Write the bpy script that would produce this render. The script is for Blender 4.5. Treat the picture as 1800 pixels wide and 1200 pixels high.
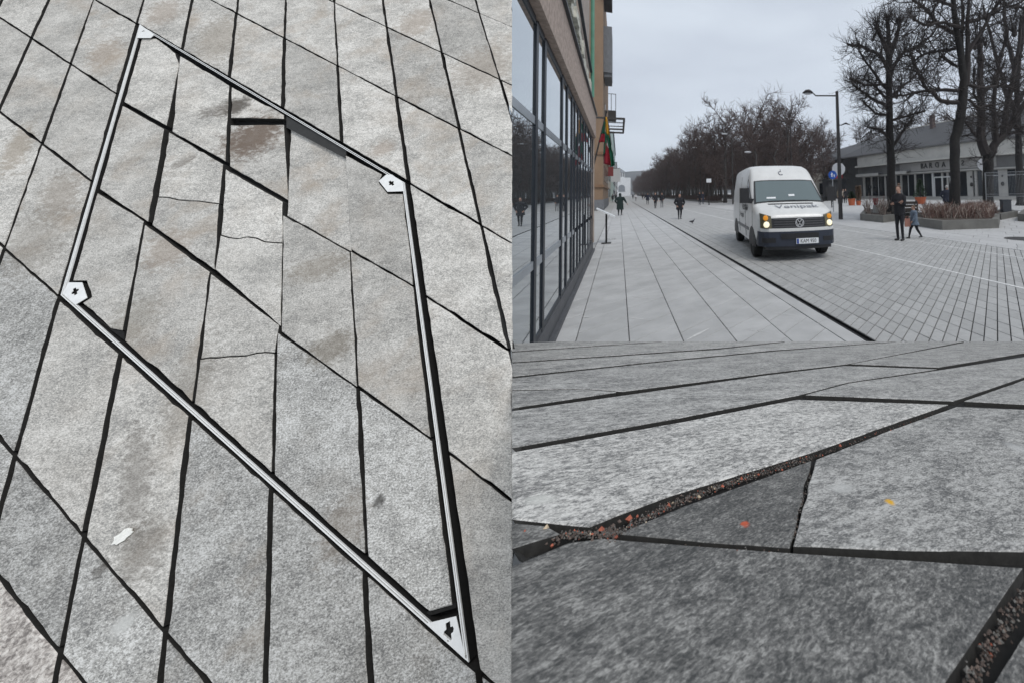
import bpy, bmesh, math, random
import numpy as np
from mathutils import Vector, Matrix, Quaternion
from mathutils.geometry import tessellate_polygon

for o in list(bpy.data.objects):
    bpy.data.objects.remove(o)
SC = bpy.context.scene
COL = SC.collection
R = math.radians

# ------------------------------------------------------------------ camera
EYE = Vector((0.0, 0.0, 1.65))
YAW, PITCH, ROLL = 21.104, 3.073, 1.2
FPX, PU, PV = 680.0, 1350.0, 300.0          # focal length and principal point, for a picture 1800 wide
_y, _p, _r = R(YAW), R(PITCH), R(ROLL)
FWD = Vector((math.sin(_y) * math.cos(_p), math.cos(_y) * math.cos(_p), math.sin(_p)))
_r0 = Vector((math.cos(_y), -math.sin(_y), 0.0))
_u0 = _r0.cross(FWD)
RGT = math.cos(_r) * _r0 - math.sin(_r) * _u0
UPV = RGT.cross(FWD)
cam = bpy.data.cameras.new('camera')
cam_ob = bpy.data.objects.new('camera', cam)
COL.objects.link(cam_ob)
cam_ob.matrix_world = Matrix(((RGT.x, UPV.x, -FWD.x, EYE.x), (RGT.y, UPV.y, -FWD.y, EYE.y),
                              (RGT.z, UPV.z, -FWD.z, EYE.z), (0, 0, 0, 1)))
cam.sensor_fit = 'HORIZONTAL'
cam.sensor_width = 36.0
cam.lens = FPX / 1800.0 * 36.0
cam.shift_x = -(PU - 900.0) / 1800.0
cam.shift_y = -(600.0 - PV) / 1800.0
cam.clip_start = 0.02
cam.clip_end = 4000.0
cam.dof.use_dof = True
cam.dof.focus_distance = 0.8
cam.dof.aperture_fstop = 13.6 / 1.4
SC.camera = cam_ob

# ------------------------------------------------------------------ sky, sun, exposure
SUN_DIR = Vector((0.22, -0.60, 0.88)).normalized()      # towards the sun behind the clouds
SUN_EL = math.asin(SUN_DIR.z)
SUN_AZ = math.atan2(SUN_DIR.x, SUN_DIR.y)
world = bpy.data.worlds.new('World')
SC.world = world
world.use_nodes = True
wn = world.node_tree.nodes
wl = world.node_tree.links
wn.clear()
w_out = wn.new('ShaderNodeOutputWorld')
w_bg = wn.new('ShaderNodeBackground')
w_bg.inputs['Strength'].default_value = 0.1
w_sky = wn.new('ShaderNodeTexSky')
w_sky.sky_type = 'NISHITA'
w_sky.sun_disc = False
w_sky.sun_elevation = SUN_EL
w_sky.sun_rotation = SUN_AZ
w_sky.air_density = 1.0
w_sky.dust_density = 2.0
w_tc = wn.new('ShaderNodeTexCoord')
w_map = wn.new('ShaderNodeMapping')
w_map.inputs['Scale'].default_value = (1.0, 1.0, 3.2)
w_map.inputs['Rotation'].default_value = (0.1, 0.2, 0.5)
w_no = wn.new('ShaderNodeTexNoise')
w_no.inputs['Scale'].default_value = 2.1
w_no.inputs['Detail'].default_value = 5.0
w_no.inputs['Roughness'].default_value = 0.5
w_cr = wn.new('ShaderNodeValToRGB')
w_cr.color_ramp.elements[0].position = 0.34
w_cr.color_ramp.elements[0].color = (5.6, 6.15, 7.05, 1)
w_cr.color_ramp.elements[1].position = 0.68
w_cr.color_ramp.elements[1].color = (6.7, 7.35, 8.2, 1)
w_mx = wn.new('ShaderNodeMix')
w_mx.data_type = 'RGBA'
w_mx.inputs['Factor'].default_value = 0.95
wl.new(w_tc.outputs['Generated'], w_map.inputs['Vector'])
wl.new(w_map.outputs['Vector'], w_no.inputs['Vector'])
wl.new(w_no.outputs['Fac'], w_cr.inputs['Fac'])
wl.new(w_sky.outputs['Color'], w_mx.inputs['A'])
wl.new(w_cr.outputs['Color'], w_mx.inputs['B'])
wl.new(w_mx.outputs['Result'], w_bg.inputs['Color'])
wl.new(w_bg.outputs['Background'], w_out.inputs['Surface'])
sun = bpy.data.lights.new('sun', 'SUN')
sun.energy = 1.5
sun.angle = R(24)
sun.color = (1.0, 0.965, 0.92)
sun_ob = bpy.data.objects.new('sun', sun)
COL.objects.link(sun_ob)
sun_ob.rotation_euler = SUN_DIR.to_track_quat('Z', 'Y').to_euler()
sun_ob.location = (0, 0, 60)
SC.view_settings.view_transform = 'Standard'
SC.view_settings.look = 'None'
SC.view_settings.gamma = 1.0
SC.view_settings.exposure = 0.12
SC.view_settings.use_curve_mapping = False
SC.render.engine = 'CYCLES'
SC.cycles.max_bounces = 6
SC.cycles.use_denoising = True

# ------------------------------------------------------------------ sighting helpers (where a thing stands)
def ray(u, v):
    return FWD + RGT * ((u - PU) / FPX) - UPV * ((v - PV) / FPX)
def ground_at(u, v, z=0.0):
    d = ray(u, v)
    return EYE + d * ((z - EYE.z) / d.z)
def at_y(u, v, y):
    d = ray(u, v)
    return EYE + d * (y / d.y)
def at_x(u, v, x):
    d = ray(u, v)
    return EYE + d * (x / d.x)
def at_depth(u, v, dep):
    return EYE + ray(u, v) * dep

# ------------------------------------------------------------------ mesh builder
class MB:
    def __init__(s):
        s.v, s.f, s.m = [], [], []
    def add(s, vs, fs, mi=0):
        b = len(s.v)
        s.v.extend([tuple(p) for p in vs])
        s.f.extend([tuple(b + i for i in f) for f in fs])
        s.m.extend([mi] * len(fs))
        return s
    def box(s, c, d, rz=0.0, mi=0, taper=1.0, rx=0.0):
        hx, hy, hz = d[0] / 2, d[1] / 2, d[2] / 2
        M = Matrix.Rotation(rz, 3, 'Z') @ Matrix.Rotation(rx, 3, 'X')
        vs = []
        for z, t in ((-hz, 1.0), (hz, taper)):
            for x, y in ((-hx, -hy), (hx, -hy), (hx, hy), (-hx, hy)):
                p = M @ Vector((x * t, y * t, z))
                vs.append((c[0] + p.x, c[1] + p.y, c[2] + p.z))
        return s.add(vs, [(0, 3, 2, 1), (4, 5, 6, 7), (0, 1, 5, 4), (1, 2, 6, 5), (2, 3, 7, 6), (3, 0, 4, 7)], mi)
    def bar(s, a, b, w, h=None, mi=0):
        """box from a to b with cross-section w x h"""
        a, b = Vector(a), Vector(b)
        h = h or w
        d = (b - a)
        if d.length < 1e-9:
            return s
        d.normalize()
        ref = Vector((0, 0, 1)) if abs(d.z) < 0.95 else Vector((0, 1, 0))
        sx = d.cross(ref).normalized() * (w / 2)
        sy = sx.normalized().cross(d) * (h / 2)
        vs = [a - sx - sy, a + sx - sy, a + sx + sy, a - sx + sy, b - sx - sy, b + sx - sy, b + sx + sy, b - sx + sy]
        return s.add(vs, [(0, 3, 2, 1), (4, 5, 6, 7), (0, 1, 5, 4), (1, 2, 6, 5), (2, 3, 7, 6), (3, 0, 4, 7)], mi)
    def tube(s, pts, rad, n=6, mi=0, cap=True, squash=1.0):
        pts = [Vector(p) for p in pts]
        if not isinstance(rad, (list, tuple)):
            rad = [rad] * len(pts)
        vs, fs = [], []
        d0 = (pts[1] - pts[0]).normalized()
        ref = Vector((0, 0, 1)) if abs(d0.z) < 0.9 else Vector((0, 1, 0))
        a = d0.cross(ref).normalized()
        for i, p in enumerate(pts):
            if i == 0:
                d = pts[1] - pts[0]
            elif i == len(pts) - 1:
                d = pts[i] - pts[i - 1]
            else:
                d = pts[i + 1] - pts[i - 1]
            d = d.normalized()
            a = (a - d * a.dot(d))
            if a.length < 1e-6:
                a = d.orthogonal()
            a.normalize()
            b = d.cross(a)
            for k in range(n):
                t = 2 * math.pi * k / n
                vs.append(p + (a * math.cos(t) + b * math.sin(t) * squash) * rad[i])
        for i in range(len(pts) - 1):
            for k in range(n):
                k2 = (k + 1) % n
                fs.append((i * n + k, i * n + k2, (i + 1) * n + k2, (i + 1) * n + k))
        if cap:
            fs.append(tuple(range(n - 1, -1, -1)))
            fs.append(tuple((len(pts) - 1) * n + k for k in range(n)))
        return s.add(vs, fs, mi)
    def lathe(s, prof, c, n=16, axis='Z', mi=0):
        vs, fs = [], []
        for r, h in prof:
            for k in range(n):
                t = 2 * math.pi * k / n
                x, y = r * math.cos(t), r * math.sin(t)
                if axis == 'Z':
                    vs.append((c[0] + x, c[1] + y, c[2] + h))
                elif axis == 'X':
                    vs.append((c[0] + h, c[1] + x, c[2] + y))
                else:
                    vs.append((c[0] + x, c[1] + h, c[2] + y))
        for i in range(len(prof) - 1):
            for k in range(n):
                k2 = (k + 1) % n
                fs.append((i * n + k, i * n + k2, (i + 1) * n + k2, (i + 1) * n + k))
        fs.append(tuple(range(n - 1, -1, -1)))
        fs.append(tuple((len(prof) - 1) * n + k for k in range(n)))
        return s.add(vs, fs, mi)
    def ball(s, c, r, n=10, m=7, mi=0):
        """ellipsoid, r = (rx, ry, rz)"""
        vs, fs = [], []
        for i in range(1, m):
            ph = math.pi * i / m
            for k in range(n):
                t = 2 * math.pi * k / n
                vs.append((c[0] + r[0] * math.sin(ph) * math.cos(t), c[1] + r[1] * math.sin(ph) * math.sin(t), c[2] + r[2] * math.cos(ph)))
        top, bot = len(vs), len(vs) + 1
        vs.append((c[0], c[1], c[2] + r[2]))
        vs.append((c[0], c[1], c[2] - r[2]))
        for i in range(m - 2):
            for k in range(n):
                k2 = (k + 1) % n
                fs.append((i * n + k, (i + 1) * n + k, (i + 1) * n + k2, i * n + k2))
        for k in range(n):
            fs.append((top, k, (k + 1) % n))
            fs.append((bot, (m - 2) * n + (k + 1) % n, (m - 2) * n + k))
        return s.add(vs, fs, mi)
    def loft(s, rings, mi=0, cap=True):
        n = len(rings[0])
        vs = [p for r in rings for p in r]
        fs = []
        for i in range(len(rings) - 1):
            for k in range(n):
                k2 = (k + 1) % n
                fs.append((i * n + k, i * n + k2, (i + 1) * n + k2, (i + 1) * n + k))
        if cap:
            fs.append(tuple(range(n - 1, -1, -1)))
            fs.append(tuple((len(rings) - 1) * n + k for k in range(n)))
        return s.add(vs, fs, mi)
    def grid(s, P, mi=0):
        """P[i][j] points"""
        ni, nj = len(P), len(P[0])
        vs = [p for r in P for p in r]
        fs = []
        for i in range(ni - 1):
            for j in range(nj - 1):
                fs.append((i * nj + j, i * nj + j + 1, (i + 1) * nj + j + 1, (i + 1) * nj + j))
        return s.add(vs, fs, mi)
    def sheet(s, P, th, mi=0):
        """a closed thin shell: grid P offset by vector th"""
        t = Vector(th)
        ni, nj = len(P), len(P[0])
        top = [Vector(p) for r in P for p in r]
        vs = top + [p + t for p in top]
        N = ni * nj
        fs = []
        for i in range(ni - 1):
            for j in range(nj - 1):
                q = (i * nj + j, i * nj + j + 1, (i + 1) * nj + j + 1, (i + 1) * nj + j)
                fs.append(q)
                fs.append(tuple(N + k for k in reversed(q)))
        rim = [j for j in range(nj)] + [i * nj + nj - 1 for i in range(1, ni)] + [(ni - 1) * nj + j for j in range(nj - 2, -1, -1)] + [i * nj for i in range(ni - 2, 0, -1)]
        for a, b in zip(rim, rim[1:] + rim[:1]):
            fs.append((b, a, N + a, N + b))
        return s.add(vs, fs, mi)
    def prism(s, poly, z0, z1, mi=0):
        """poly: list of (x, y), counter-clockwise; straight walls"""
        n = len(poly)
        vs = [(x, y, z0) for x, y in poly] + [(x, y, z1) for x, y in poly]
        fs = [tuple(range(n - 1, -1, -1)), tuple(range(n, 2 * n))]
        for k in range(n):
            k2 = (k + 1) % n
            fs.append((k, k2, n + k2, n + k))
        return s.add(vs, fs, mi)
    def mesh(s, name, mats, smooth=False):
        me = bpy.data.meshes.new(name)
        me.from_pydata(s.v, [], s.f)
        if not isinstance(mats, (list, tuple)):
            mats = [mats]
        for m in mats:
            me.materials.append(m)
        if len(mats) > 1:
            me.polygons.foreach_set('material_index', s.m)
        if smooth:
            me.polygons.foreach_set('use_smooth', [True] * len(me.polygons))
        me.update()
        return me
    def build(s, name, mats, parent=None, smooth=False, **kw):
        return link(name, s.mesh(name, mats, smooth), parent, **kw)

def link(name, data, parent=None, loc=None, rz=None, label=None, cat=None, group=None, kind=None):
    o = bpy.data.objects.new(name, data)
    COL.objects.link(o)
    if parent is not None:
        o.parent = parent
    if loc is not None:
        o.location = loc
    if rz is not None:
        o.rotation_euler = (0, 0, rz)
    return tag(o, label, cat, group, kind)

def tag(o, label=None, cat=None, group=None, kind=None):
    if label: o['label'] = label
    if cat: o['category'] = cat
    if group: o['group'] = group
    if kind: o['kind'] = kind
    return o

def empty(name, loc=(0, 0, 0), rz=0.0, label=None, cat=None, group=None, kind=None, parent=None):
    o = link(name, None, parent, loc, rz, label, cat, group, kind)
    o.empty_display_size = 0.1
    return o

def copy_tree(o, parent=None):
    c = o.copy()
    COL.objects.link(c)
    if parent is not None:
        c.parent = parent
    for ch in list(o.children):
        copy_tree(ch, c)
    return c

# ------------------------------------------------------------------ materials
def nt(name):
    m = bpy.data.materials.new(name)
    m.use_nodes = True
    n, l = m.node_tree.nodes, m.node_tree.links
    b = n['Principled BSDF']
    return m, n, l, b

def simple(name, col, rough=0.6, metal=0.0, var=0.12, scale=6.0, bump=0.0, emis=None, estr=0.0, spec=None, rnd=0.0, coat=0.0):
    """a plain material with a little mottling, so that no face is one flat value"""
    m, n, l, b = nt(name)
    b.inputs['Roughness'].default_value = rough
    b.inputs['Metallic'].default_value = metal
    if spec is not None:
        b.inputs['Specular IOR Level'].default_value = spec
    if coat:
        b.inputs['Coat Weight'].default_value = coat
        b.inputs['Coat Roughness'].default_value = 0.06
    tc = n.new('ShaderNodeTexCoord')
    no = n.new('ShaderNodeTexNoise')
    no.inputs['Scale'].default_value = scale
    no.inputs['Detail'].default_value = 6
    no.inputs['Roughness'].default_value = 0.6
    l.new(tc.outputs['Object'], no.inputs['Vector'])
    mr = n.new('ShaderNodeMapRange')
    mr.inputs['From Min'].default_value = 0.28
    mr.inputs['From Max'].default_value = 0.72
    mr.inputs['To Min'].default_value = 1 - var
    mr.inputs['To Max'].default_value = 1 + var
    l.new(no.outputs['Fac'], mr.inputs['Value'])
    mul = n.new('ShaderNodeVectorMath')
    mul.operation = 'SCALE'
    mul.inputs[0].default_value = col[:3]
    last = mr.outputs['Result']
    if rnd:
        ge = n.new('ShaderNodeNewGeometry')
        m2 = n.new('ShaderNodeMapRange')
        m2.inputs['To Min'].default_value = 1 - rnd
        m2.inputs['To Max'].default_value = 1 + rnd
        l.new(ge.outputs['Random Per Island'], m2.inputs['Value'])
        oi = n.new('ShaderNodeObjectInfo')
        m3 = n.new('ShaderNodeMapRange')
        m3.inputs['To Min'].default_value = 1 - rnd
        m3.inputs['To Max'].default_value = 1 + rnd
        l.new(oi.outputs['Random'], m3.inputs['Value'])
        p1 = n.new('ShaderNodeMath'); p1.operation = 'MULTIPLY'
        l.new(last, p1.inputs[0]); l.new(m2.outputs['Result'], p1.inputs[1])
        p2 = n.new('ShaderNodeMath'); p2.operation = 'MULTIPLY'
        l.new(p1.outputs[0], p2.inputs[0]); l.new(m3.outputs['Result'], p2.inputs[1])
        last = p2.outputs[0]
    l.new(last, mul.inputs['Scale'])
    l.new(mul.outputs['Vector'], b.inputs['Base Color'])
    if bump:
        bp = n.new('ShaderNodeBump')
        bp.inputs['Strength'].default_value = bump
        bp.inputs['Distance'].default_value = 0.01
        l.new(no.outputs['Fac'], bp.inputs['Height'])
        l.new(bp.outputs['Normal'], b.inputs['Normal'])
    if emis:
        b.inputs['Emission Color'].default_value = (*emis, 1)
        b.inputs['Emission Strength'].default_value = estr
    return m

def stone_mat(name, dark, mid, light, grain, stretch, angle, brown=(0.30, 0.245, 0.19), brown_amt=0.35, stains=(), bump=0.5,
              tone=0.13, ramp=(0.30, 0.50, 0.70), mottle=0.5, rough=0.78, flake=0.0):
    """gneiss-like paving stone: streaky light and dark grains, broad mottling, brownish patches, stains at given places"""
    m, n, l, b = nt(name)
    b.inputs['Roughness'].default_value = rough
    b.inputs['Specular IOR Level'].default_value = 0.35
    tc = n.new('ShaderNodeTexCoord')
    oi = n.new('ShaderNodeObjectInfo')
    off = n.new('ShaderNodeVectorMath'); off.operation = 'SCALE'
    off.inputs[0].default_value = (13.7, 7.9, 5.3)
    l.new(oi.outputs['Random'], off.inputs['Scale'])
    ad = n.new('ShaderNodeVectorMath'); ad.operation = 'ADD'
    l.new(tc.outputs['Object'], ad.inputs[0]); l.new(off.outputs['Vector'], ad.inputs[1])
    mp = n.new('ShaderNodeMapping')
    mp.vector_type = 'TEXTURE'
    mp.inputs['Rotation'].default_value = (0, 0, angle)
    mp.inputs['Scale'].default_value = (1.0, 1.0 / stretch, 1.0)
    l.new(ad.outputs['Vector'], mp.inputs['Vector'])
    def noise(sc, det, ro, dist=0.0, vec=None):
        t = n.new('ShaderNodeTexNoise')
        t.inputs['Scale'].default_value = sc
        t.inputs['Detail'].default_value = det
        t.inputs['Roughness'].default_value = ro
        t.inputs['Distortion'].default_value = dist
        l.new(vec or mp.outputs['Vector'], t.inputs['Vector'])
        return t
    fine = noise(grain, 4.0, 0.66, 0.5)
    mid_n = noise(grain * 0.22, 4.0, 0.6, 0.6)
    big = noise(grain * 0.035, 3.0, 0.55)
    bro = noise(grain * 0.028, 4.0, 0.6, 0.3, ad.outputs['Vector'])
    def math2(op, a, c, clamp=False):
        t = n.new('ShaderNodeMath'); t.operation = op; t.use_clamp = clamp
        for i, x in enumerate((a, c)):
            if isinstance(x, (int, float)): t.inputs[i].default_value = x
            else: l.new(x, t.inputs[i])
        return t.outputs[0]
    s = math2('ADD', fine.outputs['Fac'], math2('MULTIPLY', math2('SUBTRACT', mid_n.outputs['Fac'], 0.5), mottle))
    s = math2('ADD', s, math2('MULTIPLY', math2('SUBTRACT', big.outputs['Fac'], 0.5), 0.35))
    cr = n.new('ShaderNodeValToRGB')
    e = cr.color_ramp.elements
    e[0].position, e[0].color = ramp[0], (*dark, 1)
    e[1].position, e[1].color = ramp[2], (*light, 1)
    k = e.new(ramp[1]); k.color = (*mid, 1)
    l.new(s, cr.inputs['Fac'])
    # tone of the single stone
    tm = n.new('ShaderNodeMapRange')
    tm.inputs['To Min'].default_value = 1 - tone
    tm.inputs['To Max'].default_value = 1 + tone
    l.new(oi.outputs['Random'], tm.inputs['Value'])
    col = n.new('ShaderNodeVectorMath'); col.operation = 'SCALE'
    l.new(cr.outputs['Color'], col.inputs[0]); l.new(tm.outputs['Result'], col.inputs['Scale'])
    last = col.outputs['Vector']
    def mix(fac, colr, prev):
        t = n.new('ShaderNodeMix'); t.data_type = 'RGBA'
        l.new(fac, t.inputs['Factor']); l.new(prev, t.inputs['A'])
        t.inputs['B'].default_value = (*colr, 1)
        return t.outputs['Result']
    if brown_amt:
        f = n.new('ShaderNodeMapRange')
        f.inputs['From Min'].default_value = 0.50
        f.inputs['From Max'].default_value = 0.72
        f.inputs['To Max'].default_value = brown_amt
        l.new(bro.outputs['Fac'], f.inputs['Value'])
        wn_ = n.new('ShaderNodeTexWhiteNoise'); wn_.noise_dimensions = '1D'
        l.new(oi.outputs['Random'], wn_.inputs['W'])
        last = mix(math2('MULTIPLY', f.outputs['Result'], wn_.outputs['Value']), brown, last)
        pit = noise(grain * 0.55, 1.0, 0.5, 0.0, ad.outputs['Vector'])
        pf = n.new('ShaderNodeMapRange')
        pf.inputs['From Min'].default_value = 0.70
        pf.inputs['From Max'].default_value = 0.76
        pf.inputs['To Max'].default_value = 0.6
        l.new(pit.outputs['Fac'], pf.inputs['Value'])
        last = mix(pf.outputs['Result'], tuple(c * 0.35 for c in mid), last)
    for (x, y, rx, ry, an, colr, amt) in stains:
        sm = n.new('ShaderNodeMapping'); sm.vector_type = 'TEXTURE'
        sm.inputs['Location'].default_value = (x, y, 0)
        sm.inputs['Rotation'].default_value = (0, 0, an)
        sm.inputs['Scale'].default_value = (rx, ry, 0.3)
        l.new(tc.outputs['Object'], sm.inputs['Vector'])
        ln = n.new('ShaderNodeVectorMath'); ln.operation = 'LENGTH'
        l.new(sm.outputs['Vector'], ln.inputs[0])
        d = math2('ADD', ln.outputs['Value'], math2('MULTIPLY', math2('SUBTRACT', mid_n.outputs['Fac'], 0.5), 1.6))
        f = n.new('ShaderNodeMapRange')
        f.interpolation_type = 'SMOOTHSTEP'
        f.inputs['From Min'].default_value = 1.1
        f.inputs['From Max'].default_value = 0.35
        f.inputs['To Max'].default_value = amt
        l.new(d, f.inputs['Value'])
        last = mix(f.outputs['Result'], colr, last)
    l.new(last, b.inputs['Base Color'])
    hs = math2('ADD', math2('MULTIPLY', fine.outputs['Fac'], 0.55), math2('MULTIPLY', mid_n.outputs['Fac'], 0.9))
    if flake:
        fl = n.new('ShaderNodeTexVoronoi')
        fl.feature = 'F1'
        fl.inputs['Scale'].default_value = grain * 0.10
        wv = n.new('ShaderNodeVectorMath'); wv.operation = 'ADD'
        ws = n.new('ShaderNodeVectorMath'); ws.operation = 'SCALE'
        ws.inputs['Scale'].default_value = 1.6 / (grain * 0.10)
        l.new(mid_n.outputs['Color'], ws.inputs[0])
        l.new(mp.outputs['Vector'], wv.inputs[0]); l.new(ws.outputs['Vector'], wv.inputs[1])
        l.new(wv.outputs['Vector'], fl.inputs['Vector'])
        hs = math2('ADD', hs, math2('MULTIPLY', fl.outputs['Color'], flake))
    bp = n.new('ShaderNodeBump')
    bp.inputs['Strength'].default_value = bump
    bp.inputs['Distance'].default_value = 1.0 / grain * 0.6
    l.new(hs, bp.inputs['Height'])
    l.new(bp.outputs['Normal'], b.inputs['Normal'])
    return m

M = {}
M['joint'] = simple('joint_dirt', (0.009, 0.0085, 0.008), 0.95, var=0.4, scale=120)
M['stone_side'] = simple('soiled_shaded_stone_side', (0.024, 0.023, 0.021), 0.92, var=0.4, scale=160)  # dirt plus the shade of the deep joints, both put into the colour
M['bedding'] = simple('bedding_mortar', (0.10, 0.098, 0.092), 0.95, var=0.3, scale=9)
M['steel'] = simple('brushed_steel', (0.90, 0.90, 0.88), 0.42, metal=0.12, var=0.07, scale=60)
M['steel_dull'] = simple('dirty_steel', (0.20, 0.19, 0.18), 0.5, metal=0.7, var=0.35, scale=40)
M['slab'] = simple('sidewalk_slab', (0.415, 0.415, 0.412), 0.72, var=0.14, scale=2.3, rnd=0.065, bump=0.08)
M['sett'] = simple('road_sett', (0.348, 0.348, 0.343), 0.75, var=0.10, scale=14, rnd=0.085, bump=0.15)
M['far_paving'] = simple('far_paving', (0.37, 0.37, 0.36), 0.8, var=0.08, scale=0.6)
M['pale_stone'] = simple('pale_strip_stone', (0.64, 0.64, 0.63), 0.7, var=0.15, scale=6)
M['street_joint'] = simple('street_joint', (0.045, 0.045, 0.046), 0.95, var=0.3, scale=20)
M['bark'] = simple('bark', (0.015, 0.0135, 0.013), 0.9, var=0.35, scale=7, bump=0.4)
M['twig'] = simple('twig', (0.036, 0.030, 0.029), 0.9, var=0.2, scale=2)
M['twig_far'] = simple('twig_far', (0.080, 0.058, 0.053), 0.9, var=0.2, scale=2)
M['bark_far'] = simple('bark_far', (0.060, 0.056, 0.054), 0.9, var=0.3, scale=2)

def glass_mat(name, col, ior=1.9, rough=0.02, metal=0.0):
    m, n, l, b = nt(name)
    b.inputs['Metallic'].default_value = metal
    b.inputs['Base Color'].default_value = (*col, 1)
    b.inputs['Roughness'].default_value = rough
    b.inputs['IOR'].default_value = ior
    tc = n.new('ShaderNodeTexCoord')
    no = n.new('ShaderNodeTexNoise')
    no.inputs['Scale'].default_value = 0.8
    no.inputs['Detail'].default_value = 1
    l.new(tc.outputs['Object'], no.inputs['Vector'])
    bp = n.new('ShaderNodeBump')
    bp.inputs['Strength'].default_value = 0.03
    bp.inputs['Distance'].default_value = 0.05
    l.new(no.outputs['Fac'], bp.inputs['Height'])
    l.new(bp.outputs['Normal'], b.inputs['Normal'])
    return m
M['facade_glass'] = glass_mat('facade_glass', (0.52, 0.565, 0.59), 1.5, 0.012, 0.92)
M['shop_glass'] = glass_mat('shop_glass', (0.014, 0.018, 0.023), 1.5, 0.04)
# ================================================================== PAVED PANELS (close-range paving)
def plane_frame(v1, v2, dist, origin_px, xdir):
    a, b = ray(*v1), ray(*v2)
    n = a.cross(b).normalized()
    if n.z < 0:
        n = -n
    def hit(u, v):
        d = ray(u, v)
        return EYE + d * (-dist / d.dot(n))
    o = hit(*origin_px)
    x = (xdir - n * xdir.dot(n)).normalized()
    y = n.cross(x)
    mw = Matrix(((x.x, y.x, n.x, o.x), (x.y, y.y, n.y, o.y), (x.z, y.z, n.z, o.z), (0, 0, 0, 1)))
    def loc(u, v):
        p = hit(u, v) - o
        return Vector((p.dot(x), p.dot(y)))
    return mw, loc

def area2(P):
    return sum(P[i].x * P[(i + 1) % len(P)].y - P[(i + 1) % len(P)].x * P[i].y for i in range(len(P)))

def clip(P, side):
    """Sutherland-Hodgman against one half-plane: side(p) >= 0 is kept"""
    out = []
    for i, a in enumerate(P):
        b = P[(i + 1) % len(P)]
        sa, sb = side(a), side(b)
        if sa >= 0:
            out.append(a)
        if (sa >= 0) != (sb >= 0):
            t = sa / (sa - sb)
            out.append(a + (b - a) * t)
    return out

def inset(P, w):
    """move every edge inwards; w a number or one value per edge"""
    n = len(P)
    if not isinstance(w, (list, tuple)):
        w = [w] * n
    L = []
    for i in range(n):
        a, b = P[i], P[(i + 1) % n]
        d = (b - a).normalized()
        nn = Vector((-d.y, d.x))
        L.append((a + nn * w[i], d))
    out = []
    for i in range(n):
        (p, d), (q, e) = L[i - 1], L[i]
        cr = d.x * e.y - d.y * e.x
        if abs(cr) < 0.05:
            out.append(q.copy())
        else:
            t = ((q.x - p.x) * e.y - (q.y - p.y) * e.x) / cr
            out.append(p + d * t)
    return out

def rough_edge(P, seg, amp, rng):
    out = []
    for i, a in enumerate(P):
        b = P[(i + 1) % len(P)]
        d = b - a
        k = max(1, min(26, int(d.length / seg)))
        nn = Vector((-d.y, d.x)).normalized() if d.length > 1e-9 else Vector((0, 0))
        w = 0.0
        for j in range(k):
            out.append(a + d * (j / k) + nn * (0.0 if j == 0 else w))
            w = 0.55 * w + rng.uniform(-amp, amp) + (amp * 2.2 if rng.random() < 0.07 else 0)
    return out

def stone(name, P, mat, parent, z=0.0, th=0.03, gap=0.004, bev=0.0016, seg=0.02, amp=0.0005, tilt=(0, 0), seed=0, under=None, **kw):
    rng = random.Random(seed)
    if area2(P) < 0:
        P = P[::-1]
    P = [p for i, p in enumerate(P) if (p - P[i - 1]).length > 1e-4]
    if callable(gap):
        gap = [gap(a, P[(i + 1) % len(P)]) for i, a in enumerate(P)]
    Q = inset(P, gap)
    if area2(Q) <= 0:
        return None
    c = sum(Q, Vector((0, 0))) / len(Q)
    O = rough_edge(Q, seg, amp, rng)
    n = len(O)
    I = []
    wob = 1.0
    for p in O:
        d = (c - p)
        wob = 0.6 * wob + 0.4 * rng.uniform(0.6, 1.8)
        I.append(p + d.normalized() * min(bev * wob, d.length * 0.3))
    def zz(p, h):
        return z + h + tilt[0] * (p.x - c.x) + tilt[1] * (p.y - c.y)
    low = []
    for p in O:
        q = under(p) if under else None
        low.append(p + q if q is not None else p)
    vs = [(p.x, p.y, z - th) for p in low] + [(p.x, p.y, zz(p, -bev * 0.9)) for p in O] + [(p.x, p.y, zz(p, 0)) for p in I]
    fs = []
    for r in (0, 1):
        for k in range(n):
            k2 = (k + 1) % n
            fs.append((r * n + k, r * n + k2, (r + 1) * n + k2, (r + 1) * n + k))
    for t in tessellate_polygon([[Vector((p.x, p.y, 0)) for p in I]]):
        a, b2, c2 = t
        A, B, C2 = I[a], I[b2], I[c2]
        if (B - A).cross(C2 - A) < 0:
            a, c2 = c2, a
        fs.append((2 * n + a, 2 * n + b2, 2 * n + c2))
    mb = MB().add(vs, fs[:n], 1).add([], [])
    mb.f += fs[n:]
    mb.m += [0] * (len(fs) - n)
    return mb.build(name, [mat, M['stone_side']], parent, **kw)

PX = lambda u, v: Vector((u, v))
def seg_line(l):
    (a, b), (c, d) = l
    return Vector((a, b)), Vector((c - a, d - b))
def cross_pt(l1, l2):
    p, d = seg_line(l1)
    q, e = seg_line(l2)
    cr = d.x * e.y - d.y * e.x
    t = ((q.x - p.x) * e.y - (q.y - p.y) * e.x) / cr
    return p + d * t

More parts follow.
